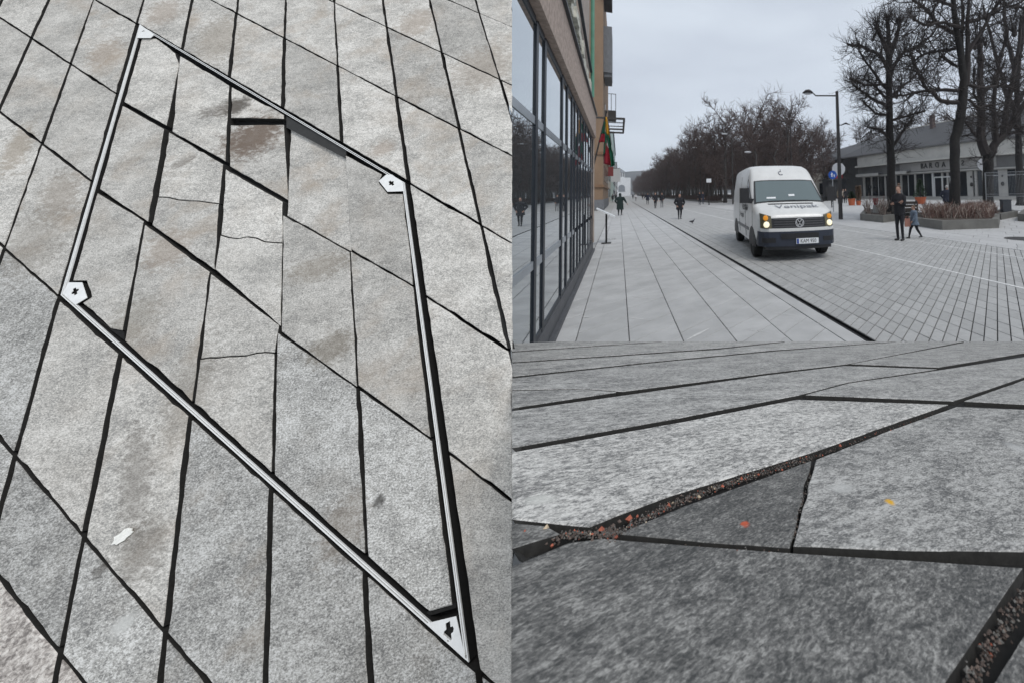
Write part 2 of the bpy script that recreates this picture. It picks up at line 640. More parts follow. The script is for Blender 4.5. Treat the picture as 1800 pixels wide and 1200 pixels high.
# ---- the steep paved ramp with the access cover
mwL, locL = plane_frame((525, -1007), (-1638, -1030), 1.1, (450, 600), RGT)
def LP(pts):
    return [locL(*p) for p in pts]
_st = []
for (u, v, ru, rv, an, colr, amt) in [
        (415, 186, 26, 15, 0.0, (0.07, 0.06, 0.05), 0.8), (385, 192, 40, 12, 0.3, (0.12, 0.10, 0.08), 0.5),
        (440, 240, 52, 34, 0.1, (0.15, 0.105, 0.075), 0.85), (318, 286, 20, 8, 0.0, (0.17, 0.145, 0.12), 0.6),
        (238, 840, 26, 110, 0.0, (0.17, 0.15, 0.128), 0.5), (250, 965, 40, 60, 0.0, (0.18, 0.16, 0.135), 0.5),
        (176, 1000, 16, 14, 0.0, (0.07, 0.06, 0.05), 0.65), (216, 1098, 20, 17, 0.0, (0.60, 0.60, 0.57), 0.75),
        (185, 95, 28, 24, 0.0, (0.38, 0.30, 0.23), 0.55), (30, 262, 22, 40, 0.2, (0.34, 0.28, 0.21), 0.6),
        (105, 345, 30, 45, 0.0, (0.30, 0.25, 0.2), 0.5), (292, 440, 36, 34, -0.3, (0.34, 0.27, 0.21), 0.5),
        (580, 610, 40, 30, 0.0, (0.18, 0.15, 0.11), 0.55), (560, 470, 60, 22, 0.2, (0.24, 0.20, 0.15), 0.45),
        (732, 40, 36, 24, 0.0, (0.40, 0.32, 0.25), 0.5), (288, 22, 26, 22, 0.0, (0.36, 0.29, 0.23), 0.55),
        (850, 120, 60, 40, 0.0, (0.36, 0.30, 0.24), 0.5), (385, 70, 40, 40, 0, (0.33, 0.28, 0.22), 0.5),
        (665, 880, 10, 14, 0.0, (0.06, 0.055, 0.05), 0.8), (672, 262, 22, 14, 0.0, (0.38, 0.30, 0.24), 0.45),
        (330, 690, 40, 90, 0.2, (0.25, 0.22, 0.18), 0.4), (60, 430, 50, 60, 0, (0.27, 0.24, 0.20), 0.4),
        (235, 565, 40, 40, 0, (0.28, 0.25, 0.2), 0.4), (600, 930, 40, 60, 0.4, (0.24, 0.20, 0.16), 0.5)]:
    p = locL(u, v)
    px = (locL(u + 1, v) - p).length
    py = (locL(u, v + 1) - p).length
    dv = locL(u, v - 4) - p
    al = math.atan2(dv.y, dv.x) - math.pi / 2
    _st.append((p.x, p.y, ru * px * 1.15, rv * py * 1.15, al - an, colr, amt))
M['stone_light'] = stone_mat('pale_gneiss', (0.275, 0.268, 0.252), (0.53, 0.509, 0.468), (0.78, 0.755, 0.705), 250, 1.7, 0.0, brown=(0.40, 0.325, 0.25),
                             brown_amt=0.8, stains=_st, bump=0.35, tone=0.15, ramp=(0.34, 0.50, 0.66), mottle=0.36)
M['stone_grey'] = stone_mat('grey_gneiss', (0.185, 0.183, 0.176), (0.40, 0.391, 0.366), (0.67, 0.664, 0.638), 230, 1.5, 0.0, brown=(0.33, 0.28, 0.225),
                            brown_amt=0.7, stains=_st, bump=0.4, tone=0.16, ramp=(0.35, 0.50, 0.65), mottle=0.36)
M['stone_pink'] = stone_mat('pinkish_granite', (0.21, 0.19, 0.175), (0.46, 0.42, 0.385), (0.72, 0.68, 0.63), 120, 1.2, 0.3, brown_amt=0.25, bump=0.6, ramp=(0.36, 0.5, 0.64))

pav = empty('pavement', label='steep ramp of long grey rhombic paving stones round the steel-framed cover', cat='pavement', kind='structure')
pav.matrix_world = mwL
LA = [((2, 0), (-60, 120)), ((85, 0), (0, 187)), ((163, 3), (20, 400)), ((252, 0), (25, 800)), ((337, 0), (105, 1150)), ((418, 0), (290, 1110)),
      ((502, 0), (466, 1200)), ((587, 0), (650, 1200)), ((672, 0), (842, 1200)), ((755, 0), (895, 610)), ((835, 0), (905, 226)), ((905, 0), (968, 150))]
LA = [((-82, 0), (-170, 100)), ((-170, 0), (-280, 100))][::-1] + LA
LB = [((787, -60), (900, -8)), ((787, 0), (900, 48)), ((577, 0), (900, 150)), ((370, 0), (900, 275)), ((167, 0), (900, 428)), ((0, 32), (890, 613)),
      ((0, 198), (900, 880)), ((0, 430), (830, 1170)), ((0, 772), (365, 1200)), ((0, 1018), (140, 1190)), ((0, 1330), (100, 1460))]
# a first line above the frame so that the topmost row is closed
LB = [((577, -230), (900, -110))] + LB
iL, iR, jT, jB = 5, 10, 5, 8          # the cover lies between these lines
def clip_box(P):
    P = clip(P, lambda p: 899.5 - p.x)
    P = clip(P, lambda p: p.x + 90.0)
    P = clip(P, lambda p: p.y + 50.0)
    P = clip(P, lambda p: 1330.0 - p.y)
    return P
rngp = random.Random(5)
_e0, _e1 = locL(899.5, -50), locL(899.5, 1330)
_ed = (_e1 - _e0).normalized()
def onedge(p):
    return abs(_ed.cross(p - _e0)) < 0.002
_fr = [locL(*p) for p in [(245, 42), (105, 521), (830, 1174), (713, 320)]]
_ad = (locL(400, 0) - locL(300, 1110)).normalized()
def by_frame(a, b):
    m_ = (a + b) / 2
    for q in range(4):
        p0, p1 = _fr[q], _fr[(q + 1) % 4]
        d = (p1 - p0)
        t = (m_ - p0).dot(d) / d.length_squared
        if -0.02 < t < 1.02 and abs(d.normalized().cross(m_ - p0)) < 0.012 and abs(d.normalized().cross((b - a).normalized())) < 0.1:
            return True
    return False
for i in range(len(LA) - 1):
    for j in range(len(LB) - 1):
        if iL <= i < iR and jT <= j < jB:
            continue
        P = [cross_pt(LA[i], LB[j]), cross_pt(LA[i], LB[j + 1]), cross_pt(LA[i + 1], LB[j + 1]), cross_pt(LA[i + 1], LB[j])]
        P = clip_box(P)
        if len(P) < 3 or abs(area2(P)) < 90:
            continue
        pink = (j >= 10 and i <= 6)
        g = rngp.uniform(0.0030, 0.0046)
        if 420 < P[0].x < 900 and P[0].y < 270 and rngp.random() < 0.4:
            g *= 0.55
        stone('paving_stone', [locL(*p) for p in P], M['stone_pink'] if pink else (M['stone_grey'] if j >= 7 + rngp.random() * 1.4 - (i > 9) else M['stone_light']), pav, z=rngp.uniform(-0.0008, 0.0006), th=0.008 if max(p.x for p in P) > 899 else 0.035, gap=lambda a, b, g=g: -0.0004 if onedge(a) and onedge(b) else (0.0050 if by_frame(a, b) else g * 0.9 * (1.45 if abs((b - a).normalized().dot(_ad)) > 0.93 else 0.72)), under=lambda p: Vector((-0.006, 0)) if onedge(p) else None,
              tilt=(rngp.uniform(-.002, .002), rngp.uniform(-.002, .002)), seed=i * 40 + j, amp=0.0009,
              label='coarse pinkish granite stone at the lower corner of the ramp' if pink else None)
# dark joint bed under the stones and the masonry wedge that carries the ramp
lowp = [(900, 1330), (-90, 1330), (-90, -50), (900, -50)]
lowb = [(886, 1330), (-90, 1330), (-90, -50), (886, -50)]
bed = MB().prism([tuple(p) for p in LP(lowb)], -0.030, -0.027)
bed.build('joint_bed', M['joint'], pav)
mw = MB()
lowm = [(878, 1330), (-90, 1330), (-90, -50), (878, -50)]
top = [mwL @ Vector((*locL(*p), -0.0315)) for p in lowm]
ctr = sum(top, Vector()) / 4
bot = []
for k, t in enumerate(top):
    d = Vector((-0.36, 0.12, 0)) if k in (0, 3) else Vector((0.1, 0.1, 0))
    bot.append(Vector((t.x, t.y, 0.0)) + d)
mw.add(top + bot, [(0, 3, 2, 1), (4, 5, 6, 7), (0, 1, 5, 4), (1, 2, 6, 5), (2, 3, 7, 6), (3, 0, 4, 7)])
inv = mwL.inverted()
mw.v = [tuple(inv @ Vector(p)) for p in mw.v]
mw.build('masonry_base', M['bedding'], pav)

# ---- the access cover: double steel frame, four keyhole plates, broken stones inside
cover = empty('access_cover', label='rhombic steel-framed access cover filled with cracked and sunken paving stones', cat='access cover')
cover.matrix_world = mwL
fr = [(245, 42), (105, 521), (830, 1174), (713, 320)]            # corners, counter-clockwise as seen
frl = LP(fr)
bars = [(0.0036, 0.0054), (0.0074, 0.0091)]
def rail_poly(k, o0, o1):
    full0 = inset(frl, o0)
    full1 = inset(frl, o1)
    a, b = k, (k + 1) % 4
    return [full0[a], full0[b], full1[b], full1[a]]
for k in range(4):
    for (o0, o1) in bars:
        P = rail_poly(k, o0, o1)
        MB().prism([tuple(p) for p in P], -0.0022, 0.0015).build('frame_rail', M['steel'], cover)
        MB().prism([tuple(p) for p in P], -0.034, -0.0024).build('rail_web', M['joint'], cover)
    P = rail_poly(k, 0.0054, 0.0074)
    MB().prism([tuple(p) for p in P], -0.034, -0.006).build('rail_seal', M['joint'], cover)
def plate(px, hole, ang, size, z=0.0022, lab=None):
    P = LP(px)
    if area2(P) < 0:
        P = P[::-1]
    c = locL(*hole)
    s = size
    kh = [(-1.0, -.28), (-.35, -.28), (-.3, -.55), (.0, -.66), (.3, -.55), (.35, -.28), (1.0, -.28), (1.0, .28), (.35, .28), (.3, .55), (0, .66), (-.3, .55), (-.35, .28), (-1.0, .28)]
    ca, sa = math.cos(ang), math.sin(ang)
    H = [c + Vector((x * s * ca - y * s * sa, x * s * sa + y * s * ca)) for x, y in kh]
    n, m2 = len(P), len(H)
    vs, fs = [], []
    for zz in (z - 0.0012, z):
        vs += [(p.x, p.y, zz) for p in P] + [(p.x, p.y, zz) for p in H]
    N = n + m2
    for t in tessellate_polygon([[Vector((p.x, p.y, 0)) for p in P], [Vector((p.x, p.y, 0)) for p in H]]):
        pts = [(P + H)[q] for q in t]
        if (pts[1] - pts[0]).cross(pts[2] - pts[0]) < 0:
            t = (t[0], t[2], t[1])
        fs.append(tuple(N + q for q in t))
        fs.append(tuple(reversed(t)))
    for q in range(n):
        fs.append((q, (q + 1) % n, N + (q + 1) % n, N + q))
    for q in range(m2):
        fs.append((n + (q + 1) % m2, n + q, N + n + q, N + n + (q + 1) % m2))
    o = MB().add(vs, fs).build('keyhole_plate', M['steel'], cover, label=lab)
    MB().prism([tuple(p) for p in inset(P, 0.002)], -0.031, z - 0.006).build('lock_recess', M['joint'], o)
plate([(113, 516), (122, 497), (146, 497), (155, 524), (135, 536)], (134, 513), -0.75, 0.0125, lab='pentagonal steel keyhole plate')
plate([(667, 319), (680, 308), (690, 308), (709, 322), (711, 337), (682, 338)], (689, 323), -0.6, 0.0115, lab='pentagonal steel keyhole plate')
plate([(750, 1094), (803, 1081), (820, 1158)], (790, 1108), -1.1, 0.0145, lab='triangular steel keyhole plate at the sharp corner')
plate([(247, 44), (272, 62), (266, 68), (242, 68)], (253, 56), 0.3, 0.0056, lab='small steel corner plate with a hole')
MB().prism([tuple(p) for p in inset(frl, 0.0112)], -0.058, -0.033).build('cover_tray', M['joint'], cover)
M['flange'] = simple('zinc_flange', (0.040, 0.039, 0.037), 0.6, metal=0.3, var=0.2, scale=40)
for px_ in ([(500, 203), (606, 262), (604, 277), (500, 223)], [(262, 66), (306, 92), (313, 108), (304, 98), (270, 76), (250, 78), (248, 68)], [(136, 538), (190, 577), (212, 583), (213, 598), (170, 566)], [(744, 1080), (752, 1084), (798, 1070), (797, 1062), (750, 1074)]):
    P = LP(px_)
    if area2(P) < 0:
        P = P[::-1]
    MB().prism([tuple(p) for p in P], -0.03, -0.0062).build('frame_flange', M['flange'] if px_[0][0] > 400 and px_[0][0] < 700 else M['joint'], cover)
# stones in the cover, traced one by one (picture coordinates on the ramp's plane)
def jag(a, b, n, amp, seed):
    rr = random.Random(seed)
    a, b = PX(*a), PX(*b)
    d = b - a
    nn = Vector((-d.y, d.x)).normalized()
    return [a] + [a + d * (k / n) + nn * rr.uniform(-amp, amp) for k in range(1, n)] + [b]
def T(*pts):
    return [PX(*p) for p in pts]
A34 = [((318, 98), (294, 222)), ]
cr1 = jag((275, 346), (383, 358), 6, 1.6, 1)
cr2 = jag((385, 413), (495, 427), 7, 3.0, 2)
cr3 = jag((349, 631), (481, 620), 8, 2.5, 3)
inner = [  # polygon, depth mm, gap, tilt
    (T((243, 66), (272, 66), (305, 92), (312, 112), (289, 221), (212, 178)), -5, .0035, (0, 0)),
    (T((210, 183), (287, 226), (260, 392), (172, 333)), -2.5, .0035, (.01, 0)),
    (T((168, 338), (250, 388), (212, 582), (190, 578), (136, 537), (157, 524), (147, 494), (122, 494)), -3, .003, (0, 0)),
    (T((316, 98), (402, 150), (393, 284), (299, 231)), -2.5, .0028, (0, .01)),
    (T((294, 231), (390, 288)) + [PX(383, 358)] + cr1[::-1][1:], -3, .003, (0, 0)),
    (T((390 - 9, 372)) and (cr1 + T((376, 476), (264, 396))), -2.2, .003, (0, 0)),
    (T((253, 393), (368, 477), (336, 712), (216, 600)), -1.2, .004, (0, 0)),
    (T((405, 152), (497, 200), (497, 209), (403, 207)), -3, .002, (0, 0)),
    (T((402, 219), (497, 218), (496, 350), (395, 290)), -9, .0028, (.0, .05)),
    (T((394, 296), (495, 354)) + cr2[::-1], -3, .003, (0, 0)),
    (cr2 + T((492, 575), (375, 474)), -2, .0028, (0, 0)),
    (T((368, 480), (489, 571)) + [PX(481, 620)] + cr3[::-1][1:], -2.5, .003, (0, 0)),
    (cr3 + T((476, 848), (338, 712)), -1.5, .003, (0, 0)),
    (T((501, 218), (606, 276), (613, 442), (497, 378)), -13, .0014, (0, -.02)),
    (T((496, 378), (613, 443), (626, 680), (493, 583)), -1.5, .0014, (0, 0)),
    (T((486, 583), (625, 681), (641, 976), (479, 850)), -1.8, .003, (0, 0)),
    (T((605, 272), (670, 306), (664, 320), (680, 340), (712, 340), (724, 502), (614, 438)), -3.5, .002, (0, 0)),
    (T((614, 440), (726, 504), (757, 772), (627, 678)), -2, .0038, (0, 0)),
    (T((629, 682), (759, 774), (795, 1066), (752, 1078), (745, 1076), (643, 980)), -2.5, .0045, (0, 0)),
]
for k, (P, dz, g, tl) in enumerate(inner):
    # keep clear of the frame
    Q = [locL(*p) for p in P]
    if area2(Q) < 0:
        Q = Q[::-1]
    fi = inset(frl, 0.0146)
    for e in range(4):
        a, b = fi[e], fi[(e + 1) % 4]
        Q = clip(Q, lambda p, a=a, b=b: (b - a).cross(p - a))
    lab = {8: 'soiled stone with a broken upper edge and brown dirt', 7: 'narrow broken-off piece of stone under the upper rail',
           13: 'sunken pale stone below the upper rail'}.get(k)
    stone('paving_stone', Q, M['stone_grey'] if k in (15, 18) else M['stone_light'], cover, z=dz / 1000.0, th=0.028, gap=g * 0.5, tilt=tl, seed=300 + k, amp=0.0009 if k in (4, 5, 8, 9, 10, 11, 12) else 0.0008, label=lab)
# white splash on one of the stones
pc = locL(219, 940)
rr = random.Random(3)
pts = []
for k in range(18):
    t = 2 * math.pi * k / 18
    e = 0.75 + 0.4 * rr.random()
    x, y = math.cos(t) * 0.0175 * e, math.sin(t) * 0.0115 * e
    pts.append((x * math.cos(.6) - y * math.sin(.6), x * math.sin(.6) + y * math.cos(.6)))
M['white_spot'] = simple('white_spot', (0.90, 0.89, 0.83), 0.6, var=0.15, scale=300)
sp = MB().prism(pts, 0.0, 0.0018).build('bird_dropping', M['white_spot'], label='white bird dropping on a brown-stained paving stone of the ramp', cat='bird dropping')
sp.matrix_world = mwL @ Matrix.Translation((pc.x, pc.y, 0.0016))

# ---- the low paved platform in front of the viewer (close-up of the same stone)
mwB, locB = plane_frame((2000, 570), (900, 520), 0.2, (1350, 800), RGT)
def BPX(*pts):
    return [locB(*p) for p in pts]
plat = empty('paved_platform', label='low platform of uneven dark grey gneiss slabs with gritty joints', cat='pavement', kind='structure')
plat.matrix_world = mwB
_sb = []
for (u, v, ru, rv, an, colr, amt) in [
        (1309, 917, 8, 5, 0, (0.55, 0.10, 0.04), 0.95), (1566, 882, 8, 5, 0, (0.75, 0.42, 0.03), 1.0), 
        (950, 878, 26, 8, 0.2, (0.62, 0.62, 0.58), 0.7), (1480, 857, 22, 8, 0.4, (0.55, 0.55, 0.53), 0.6), 
        
        (1790, 787, 14, 8, 0, (0.5, 0.5, 0.49), 0.6)]:
    p = locB(u, v)
    px = (locB(u + 1, v) - p).length
    py = (locB(u, v + 1) - p).length
    _sb.append((p.x, p.y, ru * px * 1.2, rv * py * 1.2, an, colr, amt))
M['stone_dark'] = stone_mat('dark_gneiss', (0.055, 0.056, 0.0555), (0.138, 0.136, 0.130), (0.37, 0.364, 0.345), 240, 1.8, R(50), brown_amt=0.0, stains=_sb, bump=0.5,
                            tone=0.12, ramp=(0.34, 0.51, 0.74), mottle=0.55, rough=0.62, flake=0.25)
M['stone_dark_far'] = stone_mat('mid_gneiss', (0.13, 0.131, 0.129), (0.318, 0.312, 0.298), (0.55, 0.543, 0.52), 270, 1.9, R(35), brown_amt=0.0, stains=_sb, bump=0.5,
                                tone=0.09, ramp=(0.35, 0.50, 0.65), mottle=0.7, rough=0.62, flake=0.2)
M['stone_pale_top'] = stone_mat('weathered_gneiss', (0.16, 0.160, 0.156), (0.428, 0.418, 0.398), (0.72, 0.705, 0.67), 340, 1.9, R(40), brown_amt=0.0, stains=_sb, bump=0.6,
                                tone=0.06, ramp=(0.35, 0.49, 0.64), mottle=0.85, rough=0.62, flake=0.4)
far_x = 1960
near = [  # picture-plane polygon, height mm, material
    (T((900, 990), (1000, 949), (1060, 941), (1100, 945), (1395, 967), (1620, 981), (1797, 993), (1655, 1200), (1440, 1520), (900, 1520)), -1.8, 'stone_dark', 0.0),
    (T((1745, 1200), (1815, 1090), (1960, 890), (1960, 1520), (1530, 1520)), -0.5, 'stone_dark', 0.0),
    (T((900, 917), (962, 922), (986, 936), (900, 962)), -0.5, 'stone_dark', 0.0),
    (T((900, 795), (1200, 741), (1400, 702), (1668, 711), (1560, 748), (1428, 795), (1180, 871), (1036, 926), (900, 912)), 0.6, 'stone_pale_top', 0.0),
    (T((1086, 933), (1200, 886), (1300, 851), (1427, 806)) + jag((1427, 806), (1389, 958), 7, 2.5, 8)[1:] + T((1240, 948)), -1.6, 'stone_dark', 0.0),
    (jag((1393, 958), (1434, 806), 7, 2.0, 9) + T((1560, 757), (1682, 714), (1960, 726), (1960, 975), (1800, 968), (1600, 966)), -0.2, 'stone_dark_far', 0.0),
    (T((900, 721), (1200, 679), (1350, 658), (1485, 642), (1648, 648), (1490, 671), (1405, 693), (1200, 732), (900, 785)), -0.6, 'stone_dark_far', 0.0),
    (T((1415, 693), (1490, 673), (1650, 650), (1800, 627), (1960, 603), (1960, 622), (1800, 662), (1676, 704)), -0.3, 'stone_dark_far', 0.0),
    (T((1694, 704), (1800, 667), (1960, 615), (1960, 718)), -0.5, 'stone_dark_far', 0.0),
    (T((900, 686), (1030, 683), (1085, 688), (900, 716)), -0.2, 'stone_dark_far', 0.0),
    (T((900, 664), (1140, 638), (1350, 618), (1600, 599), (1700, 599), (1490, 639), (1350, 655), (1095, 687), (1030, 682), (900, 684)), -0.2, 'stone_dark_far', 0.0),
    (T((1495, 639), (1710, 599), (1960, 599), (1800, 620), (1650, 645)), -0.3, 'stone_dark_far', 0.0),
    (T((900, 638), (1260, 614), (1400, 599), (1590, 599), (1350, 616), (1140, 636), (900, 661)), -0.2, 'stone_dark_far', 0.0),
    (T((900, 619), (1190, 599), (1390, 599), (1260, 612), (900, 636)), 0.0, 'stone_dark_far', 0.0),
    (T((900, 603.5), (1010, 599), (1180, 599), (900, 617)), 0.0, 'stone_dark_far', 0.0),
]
_l0, _l1 = locB(900, 600), locB(900, 1520)
_t0, _t1 = locB(900, 600), locB(1840, 600)
def onedgeB(p):
    return abs((_l1 - _l0).normalized().cross(p - _l0)) < 0.001 or abs((_t1 - _t0).normalized().cross(p - _t0)) < 0.004
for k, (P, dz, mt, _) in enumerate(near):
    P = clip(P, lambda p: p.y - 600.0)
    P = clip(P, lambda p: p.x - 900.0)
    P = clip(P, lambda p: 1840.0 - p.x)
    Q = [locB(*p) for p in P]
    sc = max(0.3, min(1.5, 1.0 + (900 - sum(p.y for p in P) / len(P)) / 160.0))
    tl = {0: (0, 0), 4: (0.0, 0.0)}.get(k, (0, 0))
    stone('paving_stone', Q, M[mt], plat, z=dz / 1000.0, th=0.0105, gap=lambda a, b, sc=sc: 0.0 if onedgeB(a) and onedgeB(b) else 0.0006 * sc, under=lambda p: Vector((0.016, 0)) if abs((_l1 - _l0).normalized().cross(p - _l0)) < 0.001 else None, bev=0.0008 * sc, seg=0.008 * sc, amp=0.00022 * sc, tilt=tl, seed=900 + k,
          label={2: 'small dark broken stone in the corner', 4: 'dark triangular broken-off corner stone'}.get(k))
fullB = BPX((935, 603), (960, 1520), (1838, 1520), (1838, 603))
MB().prism([tuple(p) for p in fullB], -0.05, -0.0105).build('joint_bed', M['joint'], plat)
mb = MB()
topB = [mwB @ Vector((p.x, p.y, -0.052)) for p in fullB]
botB = [Vector((t.x, t.y, min(0.0, t.z - 0.05))) for t in topB]
mb.add(topB + botB, [(0, 1, 2, 3), (7, 6, 5, 4), (0, 4, 5, 1), (1, 5, 6, 2), (2, 6, 7, 3), (3, 7, 4, 0)])
invB = mwB.inverted()
mb.v = [tuple(invB @ Vector(p)) for p in mb.v]
mb.build('masonry_base', M['bedding'], plat)
# grit in the open joints
def pebble(mb, p, r, rr, mi, z):
    e = [rr.uniform(0.6, 1.25) for _ in range(6)]
    x, y = p
    vs = [(x + r * e[0], y, z), (x, y + r * e[1], z), (x - r * e[2], y, z), (x, y - r * e[3], z), (x + r * .2, y + r * .1, z + r * e[4]), (x, y, z - r * e[5])]
    a = rr.uniform(0, 3)
    ca, sa = math.cos(a), math.sin(a)
    vs = [((vx - x) * ca - (vy - y) * sa + x, (vx - x) * sa + (vy - y) * ca + y, vz) for vx, vy, vz in vs]
    mb.add(vs, [(0, 1, 4), (1, 2, 4), (2, 3, 4), (3, 0, 4), (1, 0, 5), (2, 1, 5), (3, 2, 5), (0, 3, 5)], mi)
M['grit_red'] = simple('red_grit', (0.30, 0.085, 0.05), 0.8, var=0.4, scale=300, rnd=0.35)
M['grit_brown'] = simple('brown_grit', (0.085, 0.064, 0.054), 0.9, var=0.4, scale=300, rnd=0.4)
M['grit_grey'] = simple('grey_grit', (0.105, 0.10, 0.092), 0.9, var=0.4, scale=300, rnd=0.4)
M['grit_cream'] = simple('cream_grit', (0.50, 0.40, 0.28), 0.8, var=0.2, scale=300, rnd=0.2)
GM = [M['grit_red'], M['grit_brown'], M['grit_grey'], M['grit_cream']]
rr = random.Random(17)
g = MB()
def fill(line, half_px, count, r0, r1, weights, depth=0.0035):
    seg = [Vector(p) for p in line]
    Ls = [(b - a).length for a, b in zip(seg, seg[1:])]
    for _ in range(count):
        t = rr.random() * sum(Ls)
        for a, b, L in zip(seg, seg[1:], Ls):
            if t <= L:
                p = a + (b - a) * (t / L)
                break
            t -= L
        d = (b - a).normalized()
        q = p + Vector((-d.y, d.x)) * rr.gauss(0, half_px * 0.5)
        r = rr.uniform(r0, r1) * (1.5 if rr.random() < 0.08 else 1)
        q = (max(q.x, 903.0), max(q.y, 603.0))
        pebble(g, locB(*q), r, rr, rr.choices(range(4), weights)[0], -depth * rr.uniform(0.3, 1.3))
fill([(985, 938), (1040, 934), (1090, 930), (1180, 884), (1300, 840), (1428, 801)], 7, 1300, 0.0004, 0.0012, (0.05, 0.50, 0.43, 0.02), 0.0016)
fill([(1428, 801), (1560, 753), (1640, 725)], 3, 210, 0.0004, 0.0010, (0.05, 0.55, 0.40, 0.0), 0.0016)
fill([(1040, 936), (1085, 938)], 7, 46, 0.0008, 0.0020, (0.15, 0.6, 0.25, 0), 0.002)
fill([(1395, 940), (1400, 905), (1408, 885), (1425, 830)], 3, 80, 0.0006, 0.0014, (0.0, 0.35, 0.6, 0.05), 0.003)
fill([(1700, 1190), (1760, 1090), (1800, 1030)], 18, 240, 0.0006, 0.0017, (0.02, 0.66, 0.32, 0), 0.0055)
fill([(1100, 945), (1240, 956), (1390, 963)], 3, 60, 0.0005, 0.001, (0.15, 0.55, 0.3, 0), 0.006)
fill([(905, 925), (985, 944)], 4, 40, 0.0008, 0.002, (0.1, 0.5, 0.4, 0), 0.004)
for (u, v, r, mi) in [(1069, 930, .0042, 1), (1106, 909, .0036, 0), (1078, 922, .0028, 1), (1058, 928, .003, 0), (1176, 886, .0024, 0), (1229, 871, .0027, 3), (1333, 832, .0022, 0), (1303, 840, .0026, 0), (1270, 853, .0024, 0),
                      (1090, 914, .0024, 1), (1477, 782, .0026, 0), (1460, 789, .0018, 1), (960, 926, .0028, 3), (1120, 905, .002, 0), (1190, 880, .0018, 1), (1566, 755, .002, 0)]:
    p = locB(u, v)
    pebble(g, p, r, rr, mi, -0.0008)
go = g.build('joint_gravel', GM, kind='stuff', label='reddish and grey grit lying in the open joints of the platform', cat='gravel')
go.matrix_world = mwB

# ================================================================== STREET: ground, sidewalk, road, facade, far buildings
gm = MB()
gm.add([(-700, -60, -0.07), (900, -60, -0.07), (900, 940, -0.07), (-700, 940, -0.07)], [(0, 1, 2, 3)])
gm.build('ground', M['far_paving'], label='open paved ground of the square and boulevard', cat='ground', kind='structure')
# the street rises into view level with the slabs: one far sheet, starting where single stones stop being readable
E2 = Vector((math.sin(R(51.6)), math.cos(R(51.6))))       # direction of the slanting joints
SHEAR = E2.y / E2.x                                       # y gained per metre of x along a slanting joint
def rhomb(x0, x1, y0, dy, g, rr=None, j=0.0):
    """rhombic paver between two street-parallel joints; y0 is taken at x = 0"""
    pts = [(x0 + g, y0 + (x0 + g) * SHEAR + g * 1.25), (x1 - g, y0 + (x1 - g) * SHEAR + g * 1.25), (x1 - g, y0 + dy + (x1 - g) * SHEAR - g * 1.25), (x0 + g, y0 + dy + (x0 + g) * SHEAR - g * 1.25)]
    return pts
def slab_mesh(mb, P, z0, z1, bev=0.004):
    n = len(P)
    c = (sum(p[0] for p in P) / n, sum(p[1] for p in P) / n)
    I = []
    for x, y in P:
        dx, dy = c[0] - x, c[1] - y
        L = math.hypot(dx, dy)
        I.append((x + dx / L * bev * 1.6, y + dy / L * bev * 1.6))
    vs = [(x, y, z0) for x, y in P] + [(x, y, z1 - bev) for x, y in P] + [(x, y, z1) for x, y in I]
    fs = [tuple(2 * n + k for k in range(n))]
    for r in (0, 1):
        for k in range(n):
            k2 = (k + 1) % n
            fs.append((r * n + k, r * n + k2, (r + 1) * n + k2, (r + 1) * n + k))
    mb.add(vs, fs)
def clip2(P, xmin=-1e9, xmax=1e9, ymin=-1e9, ymax=1e9):
    Q = [Vector(p) for p in P]
    Q = clip(Q, lambda p: p.x - xmin) if Q else Q
    Q = clip(Q, lambda p: xmax - p.x) if Q else Q
    Q = clip(Q, lambda p: p.y - ymin) if Q else Q
    Q = clip(Q, lambda p: ymax - p.y) if Q else Q
    return [(p.x, p.y) for p in Q]
rs = random.Random(11)
def in_view(x, y):
    d = Vector((x, y, 0)) - EYE
    dep = d.dot(FWD)
    if dep < 0.4:
        return False
    u, v = PU + FPX * d.dot(RGT) / dep, PV - FPX * d.dot(UPV) / dep
    return 880 < u < 1830 and v < 625
def pave(name, parent, cells, mat, z0, rest_name, limit=296, bev=0.004, zj=0.0015):
    """cells: outlines; the nearest ones that can be seen are parts, the others one mesh"""
    vis, rest = [], []
    for P in cells:
        cx, cy = sum(p[0] for p in P) / len(P), sum(p[1] for p in P) / len(P)
        (vis if in_view(cx, cy) else rest).append((math.hypot(cx, cy), P))
    vis.sort(key=lambda t: t[0])
    for d, P in vis[:limit]:
        mb = MB()
        slab_mesh(mb, P, z0, rs.uniform(-zj, zj), bev)
        mb.build(name, mat, parent)
    mb = MB()
    for d, P in vis[limit:] + rest:
        slab_mesh(mb, P, z0, rs.uniform(-zj, zj), bev)
    if mb.f:
        mb.build(rest_name, mat, parent, kind='stuff')

# ---- sidewalk of large rhombic slabs beside the facade
sw = empty('sidewalk', label='sidewalk of large smooth grey rhombic slabs along the glass facade', cat='sidewalk', kind='structure')
MB().box((1.0 - 0.1, 60.0, -0.045), (3.24, 120.0, 0.03)).build('joint_bed', M['street_joint'], sw)
xs = [-0.70, -0.46, 0.11, 0.675, 1.22, 1.78, 2.31]
cells = []
for i in range(len(xs) - 1):
    y = -1.0 + (i % 2) * 0.1
    while y < 90:
        dy = 0.465
        P = rhomb(xs[i], xs[i + 1], y, dy, 0.0046)
        P = clip2(P, ymin=1.5)
        if len(P) >= 3:
            cells.append(P)
        y += dy
pave('sidewalk_slab', sw, cells, M['slab'], -0.05, 'distant_slabs')
cells = []
y = 2.0
while y < 90:
    cells.append([(2.317, y + 0.004), (2.515, y + 0.11), (2.515, y + 0.90), (2.317, y + 0.79)])
    y += 0.794
pave('border_stone', sw, cells, M['slab'], -0.05, 'distant_border', limit=40)
